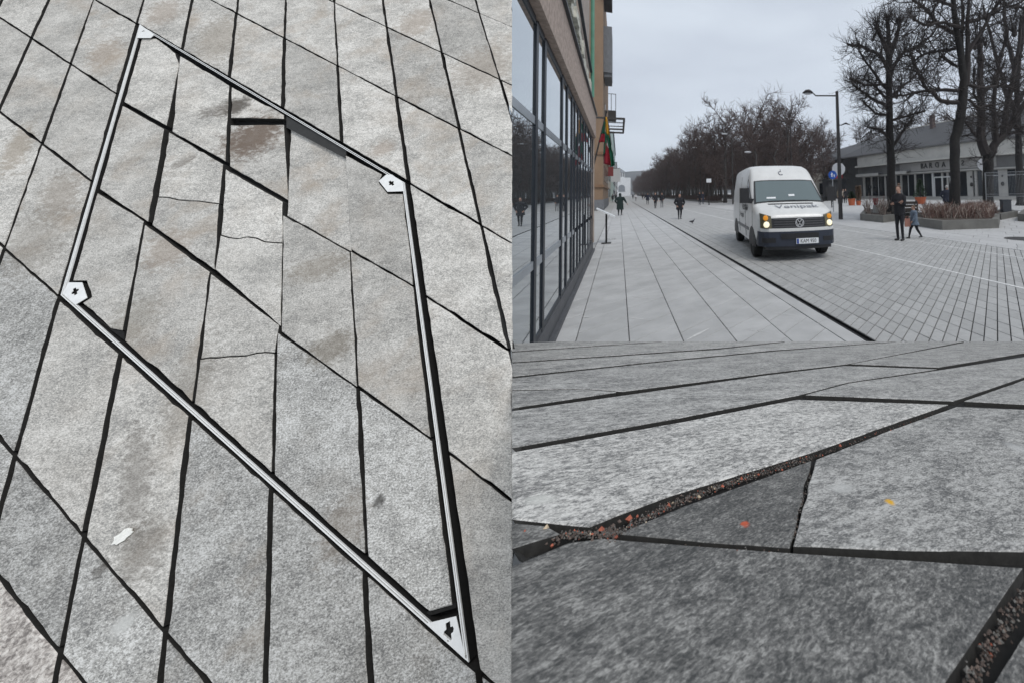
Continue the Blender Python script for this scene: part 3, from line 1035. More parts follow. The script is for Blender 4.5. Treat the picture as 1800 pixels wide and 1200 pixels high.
# pale scratches on the slabs
M['scratch'] = simple('chalky_scratch', (0.58, 0.58, 0.57), 0.9, var=0.2, scale=30)
mb = MB()
for (a, b, w) in [((1112, 522), (1148, 525.5), 0.022), ((1103, 558.5), (1144, 563.5), 0.026), ((1022, 557), (1039, 559), 0.028), ((1207, 598), (1246, 578), 0.05), ((1308, 579), (1356, 585), 0.012), ((1360, 550), (1402, 555.5), 0.012)]:
    p, q = ground_at(*a), ground_at(*b)
    d = (q - p).normalized()
    nn = Vector((-d.y, d.x, 0)) * w / 2
    m_ = (p + q) / 2
    mb.add([tuple(x + Vector((0, 0, 0.0045))) for x in (p - nn * .3, m_ - nn, q - nn * .2, q + nn * .2, m_ + nn, p + nn * .3)], [(0, 1, 2, 3, 4, 5)])
mb.build('scratch_marks', M['scratch'], sw)
# ---- slot drain
M['drain'] = simple('drain_iron', (0.012, 0.012, 0.013), 0.7, var=0.3, scale=20)
dr = empty('slot_drain', label='long narrow black slot drain between the sidewalk and the setts', cat='drain', kind='structure')
MB().box((2.565, 60, -0.048), (0.085, 116, 0.04)).build('channel', M['drain'], dr)
MB().box((2.527, 60, -0.013), (0.010, 116, 0.026)).build('edge_rail', M['drain'], dr)
MB().box((2.602, 60, -0.013), (0.010, 116, 0.026)).build('edge_rail', M['drain'], dr)
# ---- road of small rhombic setts
rd = empty('road', label='road of small grey rhombic setts with pale strips', cat='road', kind='structure')
MB().box((6.15, 61.0, -0.045), (7.05, 120.0, 0.03)).build('joint_bed', M['street_joint'], rd)
bounds = [2.615 + 0.288 * k for k in range(13)]
bounds = bounds[:12] + [6.06]
right = [6.135 + (8.60 - 6.135) / 8 * k for k in range(9)]
right2 = [8.665, 8.98, 9.30, 9.62]
cells = []
for bs in (bounds, right, right2):
    for a, b in zip(bs, bs[1:]):
        y = -5.0
        while y + a * SHEAR < 62:
            if y + a * SHEAR > 1.6:
                dy = 0.164
                if y + a * SHEAR > 25:
                    dy = 0.328
                cells.append(rhomb(a, b, y, dy, 0.0055))
            else:
                dy = 0.164
            y += dy
pave('sett', rd, cells, M['sett'], -0.045, 'distant_setts', limit=298, bev=0.005, zj=0.002)
MB().box((6.0975, 32.0, -0.0205), (0.062, 60, 0.045)).build('pale_strip', M['pale_stone'], rd)
MB().box((8.6325, 32.0, -0.0205), (0.05, 60, 0.045)).build('pale_strip', M['pale_stone'], rd)
MB().add([(2.62, 62, -0.001), (9.64, 62, -0.001), (9.64, 700, -0.001), (2.62, 700, -0.001)], [(0, 1, 2, 3)]).build('far_road', M['sett'], rd)
MB().add([(-2.2, 90, -0.0015), (2.62, 90, -0.0015), (2.62, 700, -0.0015), (-2.2, 700, -0.0015)], [(0, 1, 2, 3)]).build('far_sidewalk', M['slab'], sw)
# ---- plaza slabs beyond the road
M['plaza'] = simple('plaza_slab', (0.43, 0.43, 0.428), 0.75, var=0.09, scale=3, rnd=0.05, bump=0.06)
pz = empty('plaza', label='plaza of pale rectangular slabs round the tree planters', cat='plaza', kind='structure')
MB().box((37.7, 60.0, -0.045), (56.1, 130.0, 0.03)).build('joint_bed', M['far_paving'], pz)
cells = []
k = 0
x = 9.66
while x < 24:
    w = 0.36 if k == 0 else 0.6
    y = -14.0 + (k % 3) * 0.27
    while y + x * SHEAR < 60:
        dy = 1.2 if k else 0.9
        if y + x * SHEAR > 3:
            cells.append(rhomb(x, x + w, y, dy, 0.005))
        y += dy
    x += w
    k += 1
pave('plaza_slab', pz, cells, M['plaza'], -0.045, 'distant_plaza_slabs', limit=298)
MB().add([(24.0, -5, -0.002), (66, -5, -0.002), (66, 125, -0.002), (24.0, 125, -0.002)], [(0, 1, 2, 3)]).build('far_plaza', M['plaza'], pz)
MB().add([(9.66, 60, -0.002), (24, 60, -0.002), (24, 700, -0.002), (9.66, 700, -0.002)], [(0, 1, 2, 3)]).build('promenade', M['plaza'], pz)

# ---- glass-fronted building on the left
XF = -0.75
M['frame_dark'] = simple('window_frame_dark', (0.012, 0.017, 0.025), 0.45, var=0.15, scale=4)
M['frame_light'] = simple('window_frame_alu', (0.36, 0.39, 0.42), 0.35, metal=0.5, var=0.1, scale=5)
M['plinth'] = simple('plinth_stone', (0.075, 0.078, 0.085), 0.55, var=0.2, scale=6)
M['band_stone'] = simple('crumbly_tan_band', (0.42, 0.335, 0.285), 0.9, var=0.35, scale=14, bump=0.6)
M['plaster_green'] = simple('grey_green_plaster', (0.32, 0.34, 0.30), 0.9, var=0.14, scale=1.6, bump=0.2)
M['plaster_pink'] = simple('pinkish_plaster', (0.38, 0.32, 0.28), 0.9, var=0.22, scale=3, bump=0.3)
M['molding'] = simple('broken_molding', (0.55, 0.54, 0.47), 0.9, var=0.45, scale=9, bump=0.8)
M['pipe_green'] = simple('green_downpipe', (0.10, 0.27, 0.19), 0.5, var=0.2, scale=3)
M['dark_interior'] = simple('dark_room', (0.02, 0.02, 0.022), 0.9, var=0.2, scale=1)
Y0, Y1 = 2.9, 12.75
gb = empty('glass_building', (0, 0, 0), label='building with a tall dark-framed glass shopfront and a peeling grey-green upper wall', cat='building')
MB().box((XF - 2.6, (Y0 + Y1) / 2, 4.6), (4.9, Y1 - Y0 - 0.02, 9.2)).build('wall', M['plaster_green'], gb)
MB().box((XF - 0.05, (Y0 + Y1) / 2, 0.135), (0.16, Y1 - Y0, 0.27)).build('plinth', M['plinth'], gb)
MB().box((XF + 0.055, (Y0 + Y1) / 2, 0.03), (0.05, Y1 - Y0, 0.06)).build('step', M['plinth'], gb)
mul_y = [2.95, 4.18, 4.62, 5.97, 6.52, 7.18, 7.62, 8.2, 8.75, 9.45, 10.1, 10.95, 11.75, 12.6]
for a, b in zip(mul_y, mul_y[1:]):
    ym, w = (a + b) / 2, (b - a) - 0.11
    for zl, zh in ((0.32, 0.975), (1.055, 2.315), (2.395, 3.27)):
        MB().box((XF + 0.0, ym, (zl + zh) / 2), (0.02, w, zh - zl)).build('window_pane', M['facade_glass'], gb)
for k, y in enumerate(mul_y):
    MB().box((XF - 0.02, y, 1.79), (0.09, 0.105, 3.04)).build('mullion', M['frame_dark'], gb)
for z, h, mt in ((0.295, 0.05, 'frame_dark'), (1.015, 0.075, 'frame_light'), (2.355, 0.075, 'frame_light'), (3.31, 0.08, 'frame_dark')):
    for a, b in zip(mul_y, mul_y[1:]):
        if z == 1.015 and 7.5 < a:
            continue
        MB().box((XF - 0.022, (a + b) / 2, z), (0.082, b - a - 0.108, h)).build('transom', M[mt], gb)
MB().box((XF + 0.02, (Y0 + Y1) / 2, 3.70), (0.16, Y1 - Y0, 0.68)).build('stone_band', M['band_stone'], gb)
MB().box((XF + 0.045, (Y0 + Y1) / 2, 4.06), (0.20, Y1 - Y0, 0.035)).build('drip_edge', M['frame_dark'], gb)
rr = random.Random(4)
y = 6.0
while y < 10.6:
    L = rr.uniform(0.16, 0.5)
    MB().box((XF - 0.02 + rr.uniform(-.015, .02), y + L / 2, 4.72 - (y - 6) * 0.10 + rr.uniform(-.03, .03)), (0.16 + rr.uniform(0, .08), L * 0.97, rr.uniform(0.16, 0.30))).build('molding_piece', M['molding'], gb)
    y += L
MB().box((XF - 0.12, 11.1, 6.9), (0.07, 3.2, 4.0)).build('pink_panel', M['plaster_pink'], gb)
MB().bar((XF - 0.03, 8.7, 5.80), (XF - 0.03, 12.6, 5.35), 0.07, 0.05).build('cable', M['frame_dark'], gb)
MB().tube([(XF + 0.0, 12.68, 4.6), (XF + 0.0, 12.68, 9.2)], 0.055, 8).build('downpipe', M['pipe_green'], gb)
MB().box((XF - 0.02, 12.66, 2.2), (0.16, 0.16, 3.9)).build('end_pilaster', M['plaster_pink'], gb)
# ---- tan building set back behind it
M['tan'] = simple('tan_render', (0.235, 0.158, 0.102), 0.9, var=0.12, scale=0.6)
M['tan_dark'] = simple('tan_dark_trim', (0.20, 0.12, 0.07), 0.9, var=0.15, scale=1)
M['granite_dark'] = simple('granite_base', (0.15, 0.155, 0.165), 0.8, var=0.2, scale=4)
M['iron'] = simple('dark_iron', (0.03, 0.027, 0.026), 0.6, var=0.2, scale=5)
tb = empty('tan_building', label='tall tan plastered building with an oriel, standing past the glass front', cat='building')
MB().box((-6.65, 57.2, 13.5), (10.0, 22.0, 27.0)).build('wall', M['tan'], tb)
MB().box((-6.62, 57.2, 0.55), (10.15, 22.3, 1.1)).build('base_course', M['granite_dark'], tb)
for z in (2.6, 6.2):
    MB().box((-6.62, 57.2, z), (10.2, 22.36, 0.28)).build('cornice', M['tan_dark'], tb)
MB().box((-1.2, 49.5, 18.3), (0.9, 4.6, 5.4)).build('oriel', M['granite_dark'], tb)
MB().box((-1.18, 49.5, 15.4), (0.8, 4.2, 0.5), taper=1.0).build('oriel_foot', M['granite_dark'], tb)
MB().box((-1.25, 48, 25.6), (1.0, 5, 3.0)).build('roof_cornice', M['iron'], tb)
for z in (4.2, 8.4, 12.0):
    for y in (52, 56.5, 61, 65.5):
        f = MB().box((-1.655, y, z), (0.06, 1.3, 2.0)).build('window', M['dark_interior'], tb)
        MB().box((-1.62, y, z), (0.03, 1.1, 1.8)).build('pane', M['shop_glass'], f)
# steel-frame canopy
cf = MB()
x0, x1, ya, yb, zc = -2.55, 0.55, 46.3, 57.0, 10.15
P0 = empty('balcony_frame', (0, 0, 0), label='open dark steel balcony frame jutting from the tan building above the flag', cat='balcony')
for a, b in (((x0, ya, zc), (x1, ya, zc)), ((x0, yb, zc), (x1, yb, zc)), ((x1, ya, zc), (x1, yb, zc)), ((x0, ya, zc), (x0, yb, zc))):
    MB().bar(a, b, 0.22).build('beam', M['iron'], P0)
MB().bar((x0, yb, zc + 0.5), (x1, yb, zc + 0.5), 0.16).build('beam', M['iron'], P0)
for k in range(1, 4):
    y = ya + (yb - ya) * k / 4
    MB().bar((x0, y, zc), (x1, y, zc), 0.10).build('bar', M['iron'], P0)
# small balcony with railing further along
bl = empty('small_balcony', label='small dark balcony with thin railing above the steel frame', cat='balcony')
MB().box((-1.3, 70.2, 14.9), (1.7, 3.0, 1.4)).build('deck', M['iron'], bl)
for x in (-1.9, -1.2, -0.5):
    MB().bar((x, 68.8, 15.6), (x, 68.8, 18.4), 0.09).build('post', M['iron'], bl)
MB().bar((-2.0, 68.8, 18.4), (-0.45, 68.8, 18.4), 0.09).build('rail', M['iron'], bl)
# ---- the row of houses further on
M['wall_white'] = simple('white_wall', (0.50, 0.51, 0.52), 0.9, var=0.08, scale=0.3)
M['wall_green'] = simple('pale_green_wall', (0.36, 0.44, 0.42), 0.9, var=0.08, scale=0.3)
M['wall_cream'] = simple('cream_wall', (0.46, 0.42, 0.35), 0.9, var=0.08, scale=0.3)
M['roof_grey'] = simple('grey_roof', (0.20, 0.215, 0.235), 0.8, var=0.1, scale=0.5)
def row_house(name, x, y0, y1, h, wm, lab):
    b = empty(name, label=lab, cat='building')
    MB().box((x - 6, (y0 + y1) / 2, h / 2), (12, y1 - y0 - 0.1, h)).build('wall', wm, b)
    MB().box((x - 6, (y0 + y1) / 2, h + 0.3), (12.5, y1 - y0 - 0.1, 0.6)).build('roof', M['roof_grey'], b)
    for z in np.arange(2.0, h - 1.5, 3.4):
        for y in np.arange(y0 + 2.0, y1 - 1.0, 4.0):
            f = MB().box((x + 0.02, y, z), (0.08, 1.4, 1.9)).build('window', M['granite_dark'], b)
            MB().box((x + 0.07, y, z), (0.03, 1.15, 1.65)).build('pane', M['shop_glass'], f)
    return b
row_house('cream_house', -1.95, 69, 104, 14, M['wall_cream'], 'cream house front next past the tan building')
row_house('green_house', -1.4, 105, 165, 17, M['wall_green'], 'pale green house further down the left side of the street')
row_house('white_house', -1.0, 166, 290, 14, M['wall_white'], 'white house at the far end of the left side of the street')
M['awning_red'] = simple('dark_red_sign', (0.20, 0.03, 0.03), 0.7, var=0.15)
sg = empty('hanging_sign', label='dark red sign box jutting from the cream house', cat='sign')
MB().box((-1.4, 72, 5.6), (1.0, 0.35, 1.6)).build('panel', M['awning_red'], sg)
MB().bar((-1.95, 72, 6.5), (-0.9, 72, 6.5), 0.08).build('bracket', M['iron'], sg)
sg = empty('hanging_sign', label='white sign box hanging under the flag end, far down the left houses', cat='sign')
MB().box((-0.7, 95, 6.0), (2.0, 0.4, 3.0)).build('panel', M['wall_white'], sg)
MB().bar((-1.7, 95, 7.6), (0.2, 95, 7.6), 0.1).build('bracket', M['iron'], sg)
# ---- church closing the view, wooded hill behind
M['church_white'] = simple('church_white', (0.66, 0.67, 0.68), 0.9, var=0.05, scale=0.2)
ch = empty('church', label='white classical church with arched front and grey tent roof closing the far end', cat='church')
cy = 430.0
def cx_at(u):
    return at_y(u, 330, cy).x
def cz_at(v):
    return at_y(1092, v, cy).z
xa, xb = cx_at(1079), cx_at(1108)
ua, ub = cx_at(1079.5), cx_at(1097.5)
zt, zm, zr = cz_at(303), cz_at(313.5), cz_at(295.5)
MB().box(((xa + xb) / 2, cy, (zm + 0) / 2), (xb - xa, 20, zm)).build('wall', M['church_white'], ch)
MB().box(((ua + ub) / 2, cy + 1, (zt + zm) / 2), (ub - ua, 14, zt - zm)).build('upper_storey', M['church_white'], ch)
r = MB().box(((ua + ub) / 2, cy + 1, (zt + zr) / 2), (ub - ua + 1.5, 16, zr - zt), taper=0.06).build('roof', M['roof_grey'], ch)
for k in range(5):
    x = ua + (ub - ua) * (k + 0.5) / 5
    MB().box((x, cy - 6.1, (zt + zm) / 2), (1.1, 0.4, (zt - zm) * 0.72)).build('window', M['granite_dark'], ch)
am = MB()
pts = [(-3.2, 0), (3.2, 0), (3.2, 4)] + [(3.2 * math.cos(t), 4 + 3.2 * math.sin(t)) for t in np.linspace(0.2, math.pi - 0.2, 8)] + [(-3.2, 4)]
n = len(pts)
mxc = (xa + xb) / 2 - 0.5
am.add([(mxc + x, cy - 10.15, z + 4) for x, z in pts] + [(mxc + x, cy - 9.95, z + 4) for x, z in pts], [tuple(range(n)), tuple(range(2 * n - 1, n - 1, -1))] + [(k, (k + 1) % n, n + (k + 1) % n, n + k) for k in range(n)])
am.build('arch', M['roof_grey'], ch)
M['hill'] = simple('wooded_hill', (0.105, 0.110, 0.115), 0.95, var=0.25, scale=0.05, bump=0.5)
hm = MB()
P = []
rr = random.Random(2)
for i in range(13):
    row = []
    yy = 640 + i * 23
    for j in range(61):
        xx = -260 + j * 15
        uu = (xx - 60) / 150.0
        ridge = 43 * math.exp(-((xx - 45) / 85.0) ** 2) + 34 * math.exp(-((xx + 90) / 80.0) ** 2) + 16 * math.exp(-((xx - 330) / 160.0) ** 2)
        e = math.sin(math.pi * i / 12.0)
        row.append((xx, yy, -2 + ridge * e + rr.uniform(0, 2.4) * e))
    P.append(row)
hm.grid([list(r) for r in P])
hm.build('hill', M['hill'], label='wooded hill behind the church', cat='hill', kind='structure')

# ================================================================== TREES (bare, some pollarded)
def rand_perp(d, rng):
    v = Vector((rng.gauss(0, 1), rng.gauss(0, 1), rng.gauss(0, 1)))
    v = v - d * v.dot(d)
    return v.normalized() if v.length > 1e-6 else d.orthogonal().normalized()

def walk(p, d, L, n, wander, up, rng):
    pts = [Vector(p)]
    d = Vector(d).normalized()
    for _ in range(n):
        d = (d + rand_perp(d, rng) * wander + Vector((0, 0, up))).normalized()
        pts.append(pts[-1] + d * (L / n))
    return pts

def along(pts, t):
    k = t * (len(pts) - 1)
    i = min(int(k), len(pts) - 2)
    return pts[i].lerp(pts[i + 1], k - i), (pts[i + 1] - pts[i]).normalized()

def twigs(mb, pts, n, L, r, rng, up=0.12, t0=0.25, sub=2, wander=0.25, spread=0.9):
    for _ in range(n):
        p, d = along(pts, rng.uniform(t0, 1.0))
        dd = (d * 0.7 + rand_perp(d, rng) * spread).normalized()
        l = L * rng.uniform(0.5, 1.2)
        q = walk(p, dd, l, 3, wander, up, rng)
        mb.tube(q, [r, r * 0.8, r * 0.6, r * 0.35], 3, cap=False)
        for _ in range(sub):
            p2, d2 = along(q, rng.uniform(0.3, 1.0))
            dd2 = (d2 * 0.8 + rand_perp(d2, rng) * 0.8).normalized()
            q2 = walk(p2, dd2, l * rng.uniform(0.3, 0.65), 2, wander, up, rng)
            mb.tube(q2, [r * 0.6, r * 0.5, r * 0.3], 3, cap=False)

def limb(mb, pts, r0, r1, rng, nb=8, bl=1.6, br=0.028, tl=0.8, tr=0.010, nt=6, up=0.10, t0=0.2, n=6, sub=2):
    """a limb along given points with branches and twigs"""
    k = len(pts)
    mb.tube(pts, [r0 + (r1 - r0) * i / (k - 1) for i in range(k)], n, cap=True)
    for i in range(nb):
        t = t0 + (1 - t0) * (i + rng.random()) / nb
        p, d = along(pts, min(t, 1.0))
        dd = (d * 0.45 + rand_perp(d, rng)).normalized()
        l = bl * rng.uniform(0.55, 1.25) * (1.15 - 0.5 * t)
        q = walk(p, dd, l, 4, 0.28, up, rng)
        mb.tube(q, [br, br * .8, br * .65, br * .5, br * .3], 4, cap=False)
        twigs(mb, q, nt, tl, tr, rng, up=up, sub=sub)
    twigs(mb, pts, nt, tl, tr, rng, up=up, t0=0.5, sub=sub)

def knuckle(mb, p, r, n, L, rng, tr=0.010, up=0.3):
    """pollard head: a swollen knot with a brush of upright shoots"""
    mb.ball(p, (r, r, r * 1.4), 6, 5)
    for _ in range(n):
        d = Vector((rng.gauss(0, .55), rng.gauss(0, .55), 1.0)).normalized()
        q = walk(Vector(p) + d * r * 0.6, d, L * rng.uniform(0.5, 1.2), 3, 0.16, up * 0.3, rng)
        mb.tube(q, [tr * 1.3, tr, tr * .8, tr * .4], 3, cap=False)

def px_path(pts, dep, base=0.0):
    """a limb seen at these picture positions, at this distance; a third number moves a point nearer or farther"""
    return [at_depth(p[0], p[1], dep + (p[2] if len(p) > 2 else 0.0)) for p in pts]

def near_tree(name, dep, trunk, limbs, knots, label, seed, rside=10, group=None, tr=0.0125):
    rng = random.Random(seed)
    tp = px_path([t[:2] for t in trunk], dep)
    rad = [t[2] / FPX * dep for t in trunk]
    base = tp[0].copy()
    root = empty(name, base, label=label, cat='tree', group=group)
    tm = MB()
    sub_p, sub_r = [tp[0] - Vector((0, 0, 0.25))], [rad[0] * 1.25]
    for i in range(len(tp) - 1):
        for s in range(3):
            t = s / 3
            p = tp[i].lerp(tp[i + 1], t)
            sub_p.append(p + Vector((rng.gauss(0, .012), rng.gauss(0, .012), 0)))
            sub_r.append((rad[i] * (1 - t) + rad[i + 1] * t) * rng.uniform(0.95, 1.06))
    sub_p.append(tp[-1]); sub_r.append(rad[-1])
    tm.tube(sub_p, sub_r, 12)
    cm = MB()
    for L in limbs:
        pts = px_path(L['p'], dep)
        fine = []
        for a, b in zip(pts, pts[1:]):
            for s in range(3):
                fine.append(a.lerp(b, s / 3) + Vector((rng.gauss(0, .02), rng.gauss(0, .03), rng.gauss(0, .02))))
        fine.append(pts[-1])
        r0 = L.get('r', 5) * 1.3 / FPX * dep
        big = L.get('big', False)
        knuckle(cm, fine[-1], 0.065, 9, 0.75, rng, tr=tr)
        for q_ in range(2, len(fine) - 1, 3):
            if rng.random() < 0.6:
                knuckle(cm, fine[q_], r0 * 0.75 + 0.02, 4, 0.6, rng, tr=tr)
        limb(tm if False else cm, fine, r0, L.get('r1', 1.5) * 1.2 / FPX * dep, rng, nb=L.get('nb', 9), bl=L.get('bl', 1.5), br=0.038, tl=L.get('tl', 0.85), tr=tr, nt=L.get('nt', 9), up=L.get('up', 0.10), n=8 if big else 6)
    for (u, v, r, n, L) in knots:
        knuckle(cm, at_depth(u, v, dep + rng.uniform(-.4, .4)), r, n, L, rng, tr=tr)
    # side shoots on the trunk
    limb_pts = tp
    for _ in range(rside):
        p, d = along(limb_pts, rng.uniform(0.35, 1.0))
        dd = (rand_perp(d, rng) + Vector((0, 0, rng.uniform(-.1, .5)))).normalized()
        q = walk(p, dd, rng.uniform(0.8, 1.9), 4, 0.25, 0.08, rng)
        cm.tube(q, [0.03, .024, .019, .014, .008], 4, cap=False)
        twigs(cm, q, 8, 0.75, tr, rng, up=0.1, sub=2)
    for mb in (tm, cm):
        mb.v = [(x - base.x, y - base.y, z - base.z) for x, y, z in mb.v]
    tm.build('trunk', M['bark'], root, smooth=True)
    cm.build('crown', M['twig'], root)
    return root

D1 = (ground_at(1567, 381) - EYE).dot(FWD)
near_tree('pollarded_tree', D1,
    [(1568, 381, 9.0), (1567, 340, 7.6), (1566, 285, 7.0), (1564, 230, 6.2), (1563, 160, 5.6), (1562, 110, 5.4), (1563, 80, 4.8)],
    [{'p': [(1562, 240), (1545, 228), (1525, 224)], 'r': 2.6}, {'p': [(1567, 262), (1582, 240), (1593, 222), (1605, 206)], 'r': 2.4},
     {'p': [(1562, 205), (1540, 200), (1518, 180, .5)], 'r': 2.2}, {'p': [(1562, 190), (1530, 172, -.6), (1500, 150, -.8)], 'r': 2.4, 'nb': 12},
     {'p': [(1562, 160), (1535, 128, .4), (1510, 90, .5)], 'r': 2.6, 'nb': 12}, {'p': [(1562, 120), (1548, 98), (1515, 82, .6), (1490, 78, .8)], 'r': 3, 'nb': 14},
     {'p': [(1563, 175), (1590, 150, .4), (1612, 130, .5)], 'r': 2.2}, {'p': [(1563, 130), (1588, 92), (1612, 82, .4), (1640, 60, .5)], 'r': 2.8, 'nb': 14},
     {'p': [(1563, 150), (1520, 150, -.5), (1494, 138, -.8)], 'r': 2.0, 'nb': 10}, {'p': [(1563, 215), (1590, 205), (1625, 196)], 'r': 2.0, 'nb': 10},
     {'p': [(1562, 178), (1540, 152, .9), (1520, 140, 1.5)], 'r': 2.0}, {'p': [(1563, 100), (1552, 72), (1541, 46)], 'r': 4.0, 'nb': 12, 'r1': 2.5},
     {'p': [(1563, 95), (1562, 62), (1560, 40)], 'r': 4.0, 'nb': 12, 'r1': 2.5}, {'p': [(1564, 100), (1575, 68), (1582, 42)], 'r': 4.0, 'nb': 12, 'r1': 2.5},
     {'p': [(1562, 145), (1570, 120, -1.0), (1580, 100, -2.0)], 'r': 2.2}, {'p': [(1562, 130), (1552, 108, 1.2), (1540, 90, 2.2)], 'r': 2.2}],
    [(1541, 48, .12, 46, 1.1), (1560, 40, .13, 55, 1.2), (1581, 44, .13, 60, 1.2), (1512, 84, .08, 24, .9), (1535, 70, .09, 22, .9), (1590, 88, .09, 24, 1.0), (1500, 150, .06, 14, .7)],
    'tall pollarded bare tree standing in the planter beside the woman', 21, rside=34)
D2 = (ground_at(1692, 391) - EYE).dot(FWD)
near_tree('bare_tree', D2,
    [(1680, 391, 10.2), (1679, 350, 9.2), (1678, 300, 8.2), (1678, 250, 8.2), (1684, 225, 8.6), (1689, 200, 8.2), (1693, 170, 7.6), (1694, 140, 7.0), (1690, 100, 6.2), (1681, 55, 5.2), (1675, 0, 4.2), (1671, -50, 3.4)],
    [{'p': [(1698, 150), (1702, 100), (1700, 40), (1705, -40)], 'r': 4.6, 'nb': 14, 'big': True}, {'p': [(1697, 140), (1690, 80, .8), (1692, 20, 1.2), (1690, -40, 1.6)], 'r': 3.6, 'nb': 14, 'big': True},
     {'p': [(1690, 183), (1655, 178), (1630, 160), (1612, 125), (1600, 95)], 'r': 3.4, 'nb': 18, 'bl': 1.9}, {'p': [(1690, 160), (1660, 158), (1625, 160), (1590, 168), (1570, 170)], 'r': 2.6, 'nb': 16, 'bl': 1.7},
     {'p': [(1682, 60), (1650, 45), (1620, 10), (1590, -10)], 'r': 3.2, 'nb': 18, 'bl': 2.0}, {'p': [(1683, 85), (1655, 90, .6), (1625, 95, 1.2), (1600, 115, 1.5)], 'r': 2.4, 'nb': 14, 'bl': 1.8},
     {'p': [(1676, 15), (1650, 0), (1615, -25)], 'r': 2.4, 'nb': 14, 'bl': 1.8}, {'p': [(1690, 50), (1660, 40, -.6), (1625, 45, -1.2), (1600, 30, -1.5)], 'r': 2.4, 'nb': 14, 'bl': 1.8},
     {'p': [(1700, 150), (1730, 156), (1765, 150, .4), (1800, 165, .6)], 'r': 2.6, 'nb': 14, 'bl': 1.7}, {'p': [(1702, 90), (1725, 55), (1745, 20), (1770, -20)], 'r': 3.2, 'nb': 18, 'bl': 1.9},
     {'p': [(1700, 40), (1730, 30, .7), (1765, 10, 1.3), (1800, 15, 1.5)], 'r': 2.8, 'nb': 16, 'bl': 1.9}, {'p': [(1694, 120), (1670, 112, .9), (1655, 100, 1.4)], 'r': 2.2, 'nb': 8},
     {'p': [(1700, 175), (1720, 190), (1745, 185)], 'r': 2.0, 'nb': 8}],
    [], 'tall bare tree with a leaning dark trunk in the twiggy hedge planter', 22, rside=26)
D3 = (ground_at(1740, 376) - EYE).dot(FWD)
near_tree('forked_tree', D3,
    [(1738, 372, 9.6), (1737, 345, 8.6), (1737, 310, 8.2), (1737, 282, 8.6), (1737, 268, 9.0)],
    [{'p': [(1734, 272), (1724, 248), (1726, 200), (1724, 140), (1722, 85)], 'r': 7.0, 'r1': 3.6, 'nb': 20, 'bl': 1.8, 'big': True}, {'p': [(1740, 274), (1752, 250), (1772, 228), (1790, 200), (1815, 160)], 'r': 6.0, 'r1': 3, 'nb': 18, 'bl': 2.2, 'big': True},
     {'p': [(1722, 244), (1710, 232), (1696, 214)], 'r': 2.4, 'nb': 8}, {'p': [(1750, 252), (1750, 225), (1745, 190), (1752, 130), (1765, 80)], 'r': 4.2, 'r1': 2, 'nb': 20, 'bl': 2.0},
     {'p': [(1765, 236), (1770, 190), (1780, 140), (1790, 90), (1795, 30)], 'r': 4.4, 'r1': 2.0, 'nb': 22, 'bl': 2.2}, {'p': [(1725, 170), (1745, 150, .5), (1765, 115, 1)], 'r': 2.4, 'nb': 12, 'bl': 1.8},
     {'p': [(1780, 215), (1800, 235), (1830, 260)], 'r': 2.4, 'nb': 10, 'bl': 1.6}, {'p': [(1725, 190), (1712, 165, .5), (1712, 120, .8)], 'r': 2.0, 'nb': 12, 'bl': 1.5}],
    [(1722, 82, .2, 70, 1.5), (1714, 84, .12, 26, 1.2), (1732, 78, .12, 30, 1.3), (1783, 60, .16, 46, 1.5), (1768, 78, .14, 40, 1.4)],
    'dark bare tree forking low with pollard heads at the right edge of the square', 23, rside=6)
near_tree('bare_tree', D3 + 9.0,
    [(1793, 356, 6.0), (1792, 300, 5.4), (1790, 240, 5.0), (1788, 170, 4.4), (1782, 110, 3.6)],
    [{'p': [(1788, 200), (1770, 170), (1755, 120), (1740, 60), (1728, 10)], 'r': 3.6, 'nb': 22, 'bl': 2.6}, {'p': [(1786, 150), (1792, 100), (1800, 40), (1806, -30)], 'r': 3.6, 'nb': 20, 'bl': 2.6},
     {'p': [(1784, 120), (1770, 70), (1765, 20), (1768, -30)], 'r': 3.2, 'nb': 20, 'bl': 2.6}, {'p': [(1790, 230), (1760, 205), (1735, 200)], 'r': 2.2, 'nb': 12, 'bl': 2.0},
     {'p': [(1790, 180), (1815, 140), (1840, 80)], 'r': 3, 'nb': 14, 'bl': 2.4}],
    [], 'slender bare tree behind the forked tree at the right edge', 24, rside=18)

def row_tree(name, seed, H, trunk_h, spread, r, label, nl=14, nb=8, nt=9, tr=0.030, top_heavy=0.5):
    rng = random.Random(seed)
    root = empty(name, label=label, cat='tree')
    tm, cm = MB(), MB()
    tp = [Vector((0, 0, -0.1)), Vector((rng.gauss(0, .1), rng.gauss(0, .1), trunk_h * .5)), Vector((rng.gauss(0, .2), rng.gauss(0, .2), trunk_h)), Vector((rng.gauss(0, .3), rng.gauss(0, .3), H * .62)), Vector((rng.gauss(0, .4), rng.gauss(0, .4), H * .84))]
    tm.tube(tp, [r * 1.25, r, r * .85, r * .55, r * .25], 7)
    for k in range(nl):
        t = 0.34 + 0.64 * (k + rng.random()) / nl
        p, d = along(tp, t)
        a = k * 2.4 + rng.uniform(-.4, .4)
        out = Vector((math.cos(a), math.sin(a), rng.uniform(0.25, 1.1)))
        L = spread * rng.uniform(0.7, 1.15) * (0.7 + top_heavy * t)
        pts = walk(p, out, L, 4, 0.16, 0.16, rng)
        limb(cm, pts, r * .34, r * .10, rng, nb=nb, bl=L * 0.46, br=0.045, tl=L * 0.26, tr=tr, nt=nt, up=0.14, t0=0.15, n=5, sub=1)
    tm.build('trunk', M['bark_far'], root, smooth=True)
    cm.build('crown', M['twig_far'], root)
    return root
GROUP_ROW = 'bare lime trees in the long rows along the boulevard'
LAB_ROW = 'bare lime tree in the long row down the right side of the boulevard'
kinds = [row_tree('lime_tree', 40 + k, 12.2 + 0.5 * (k % 3), 3.0 + 0.3 * k, 3.7, 0.25, LAB_ROW) for k in range(4)]
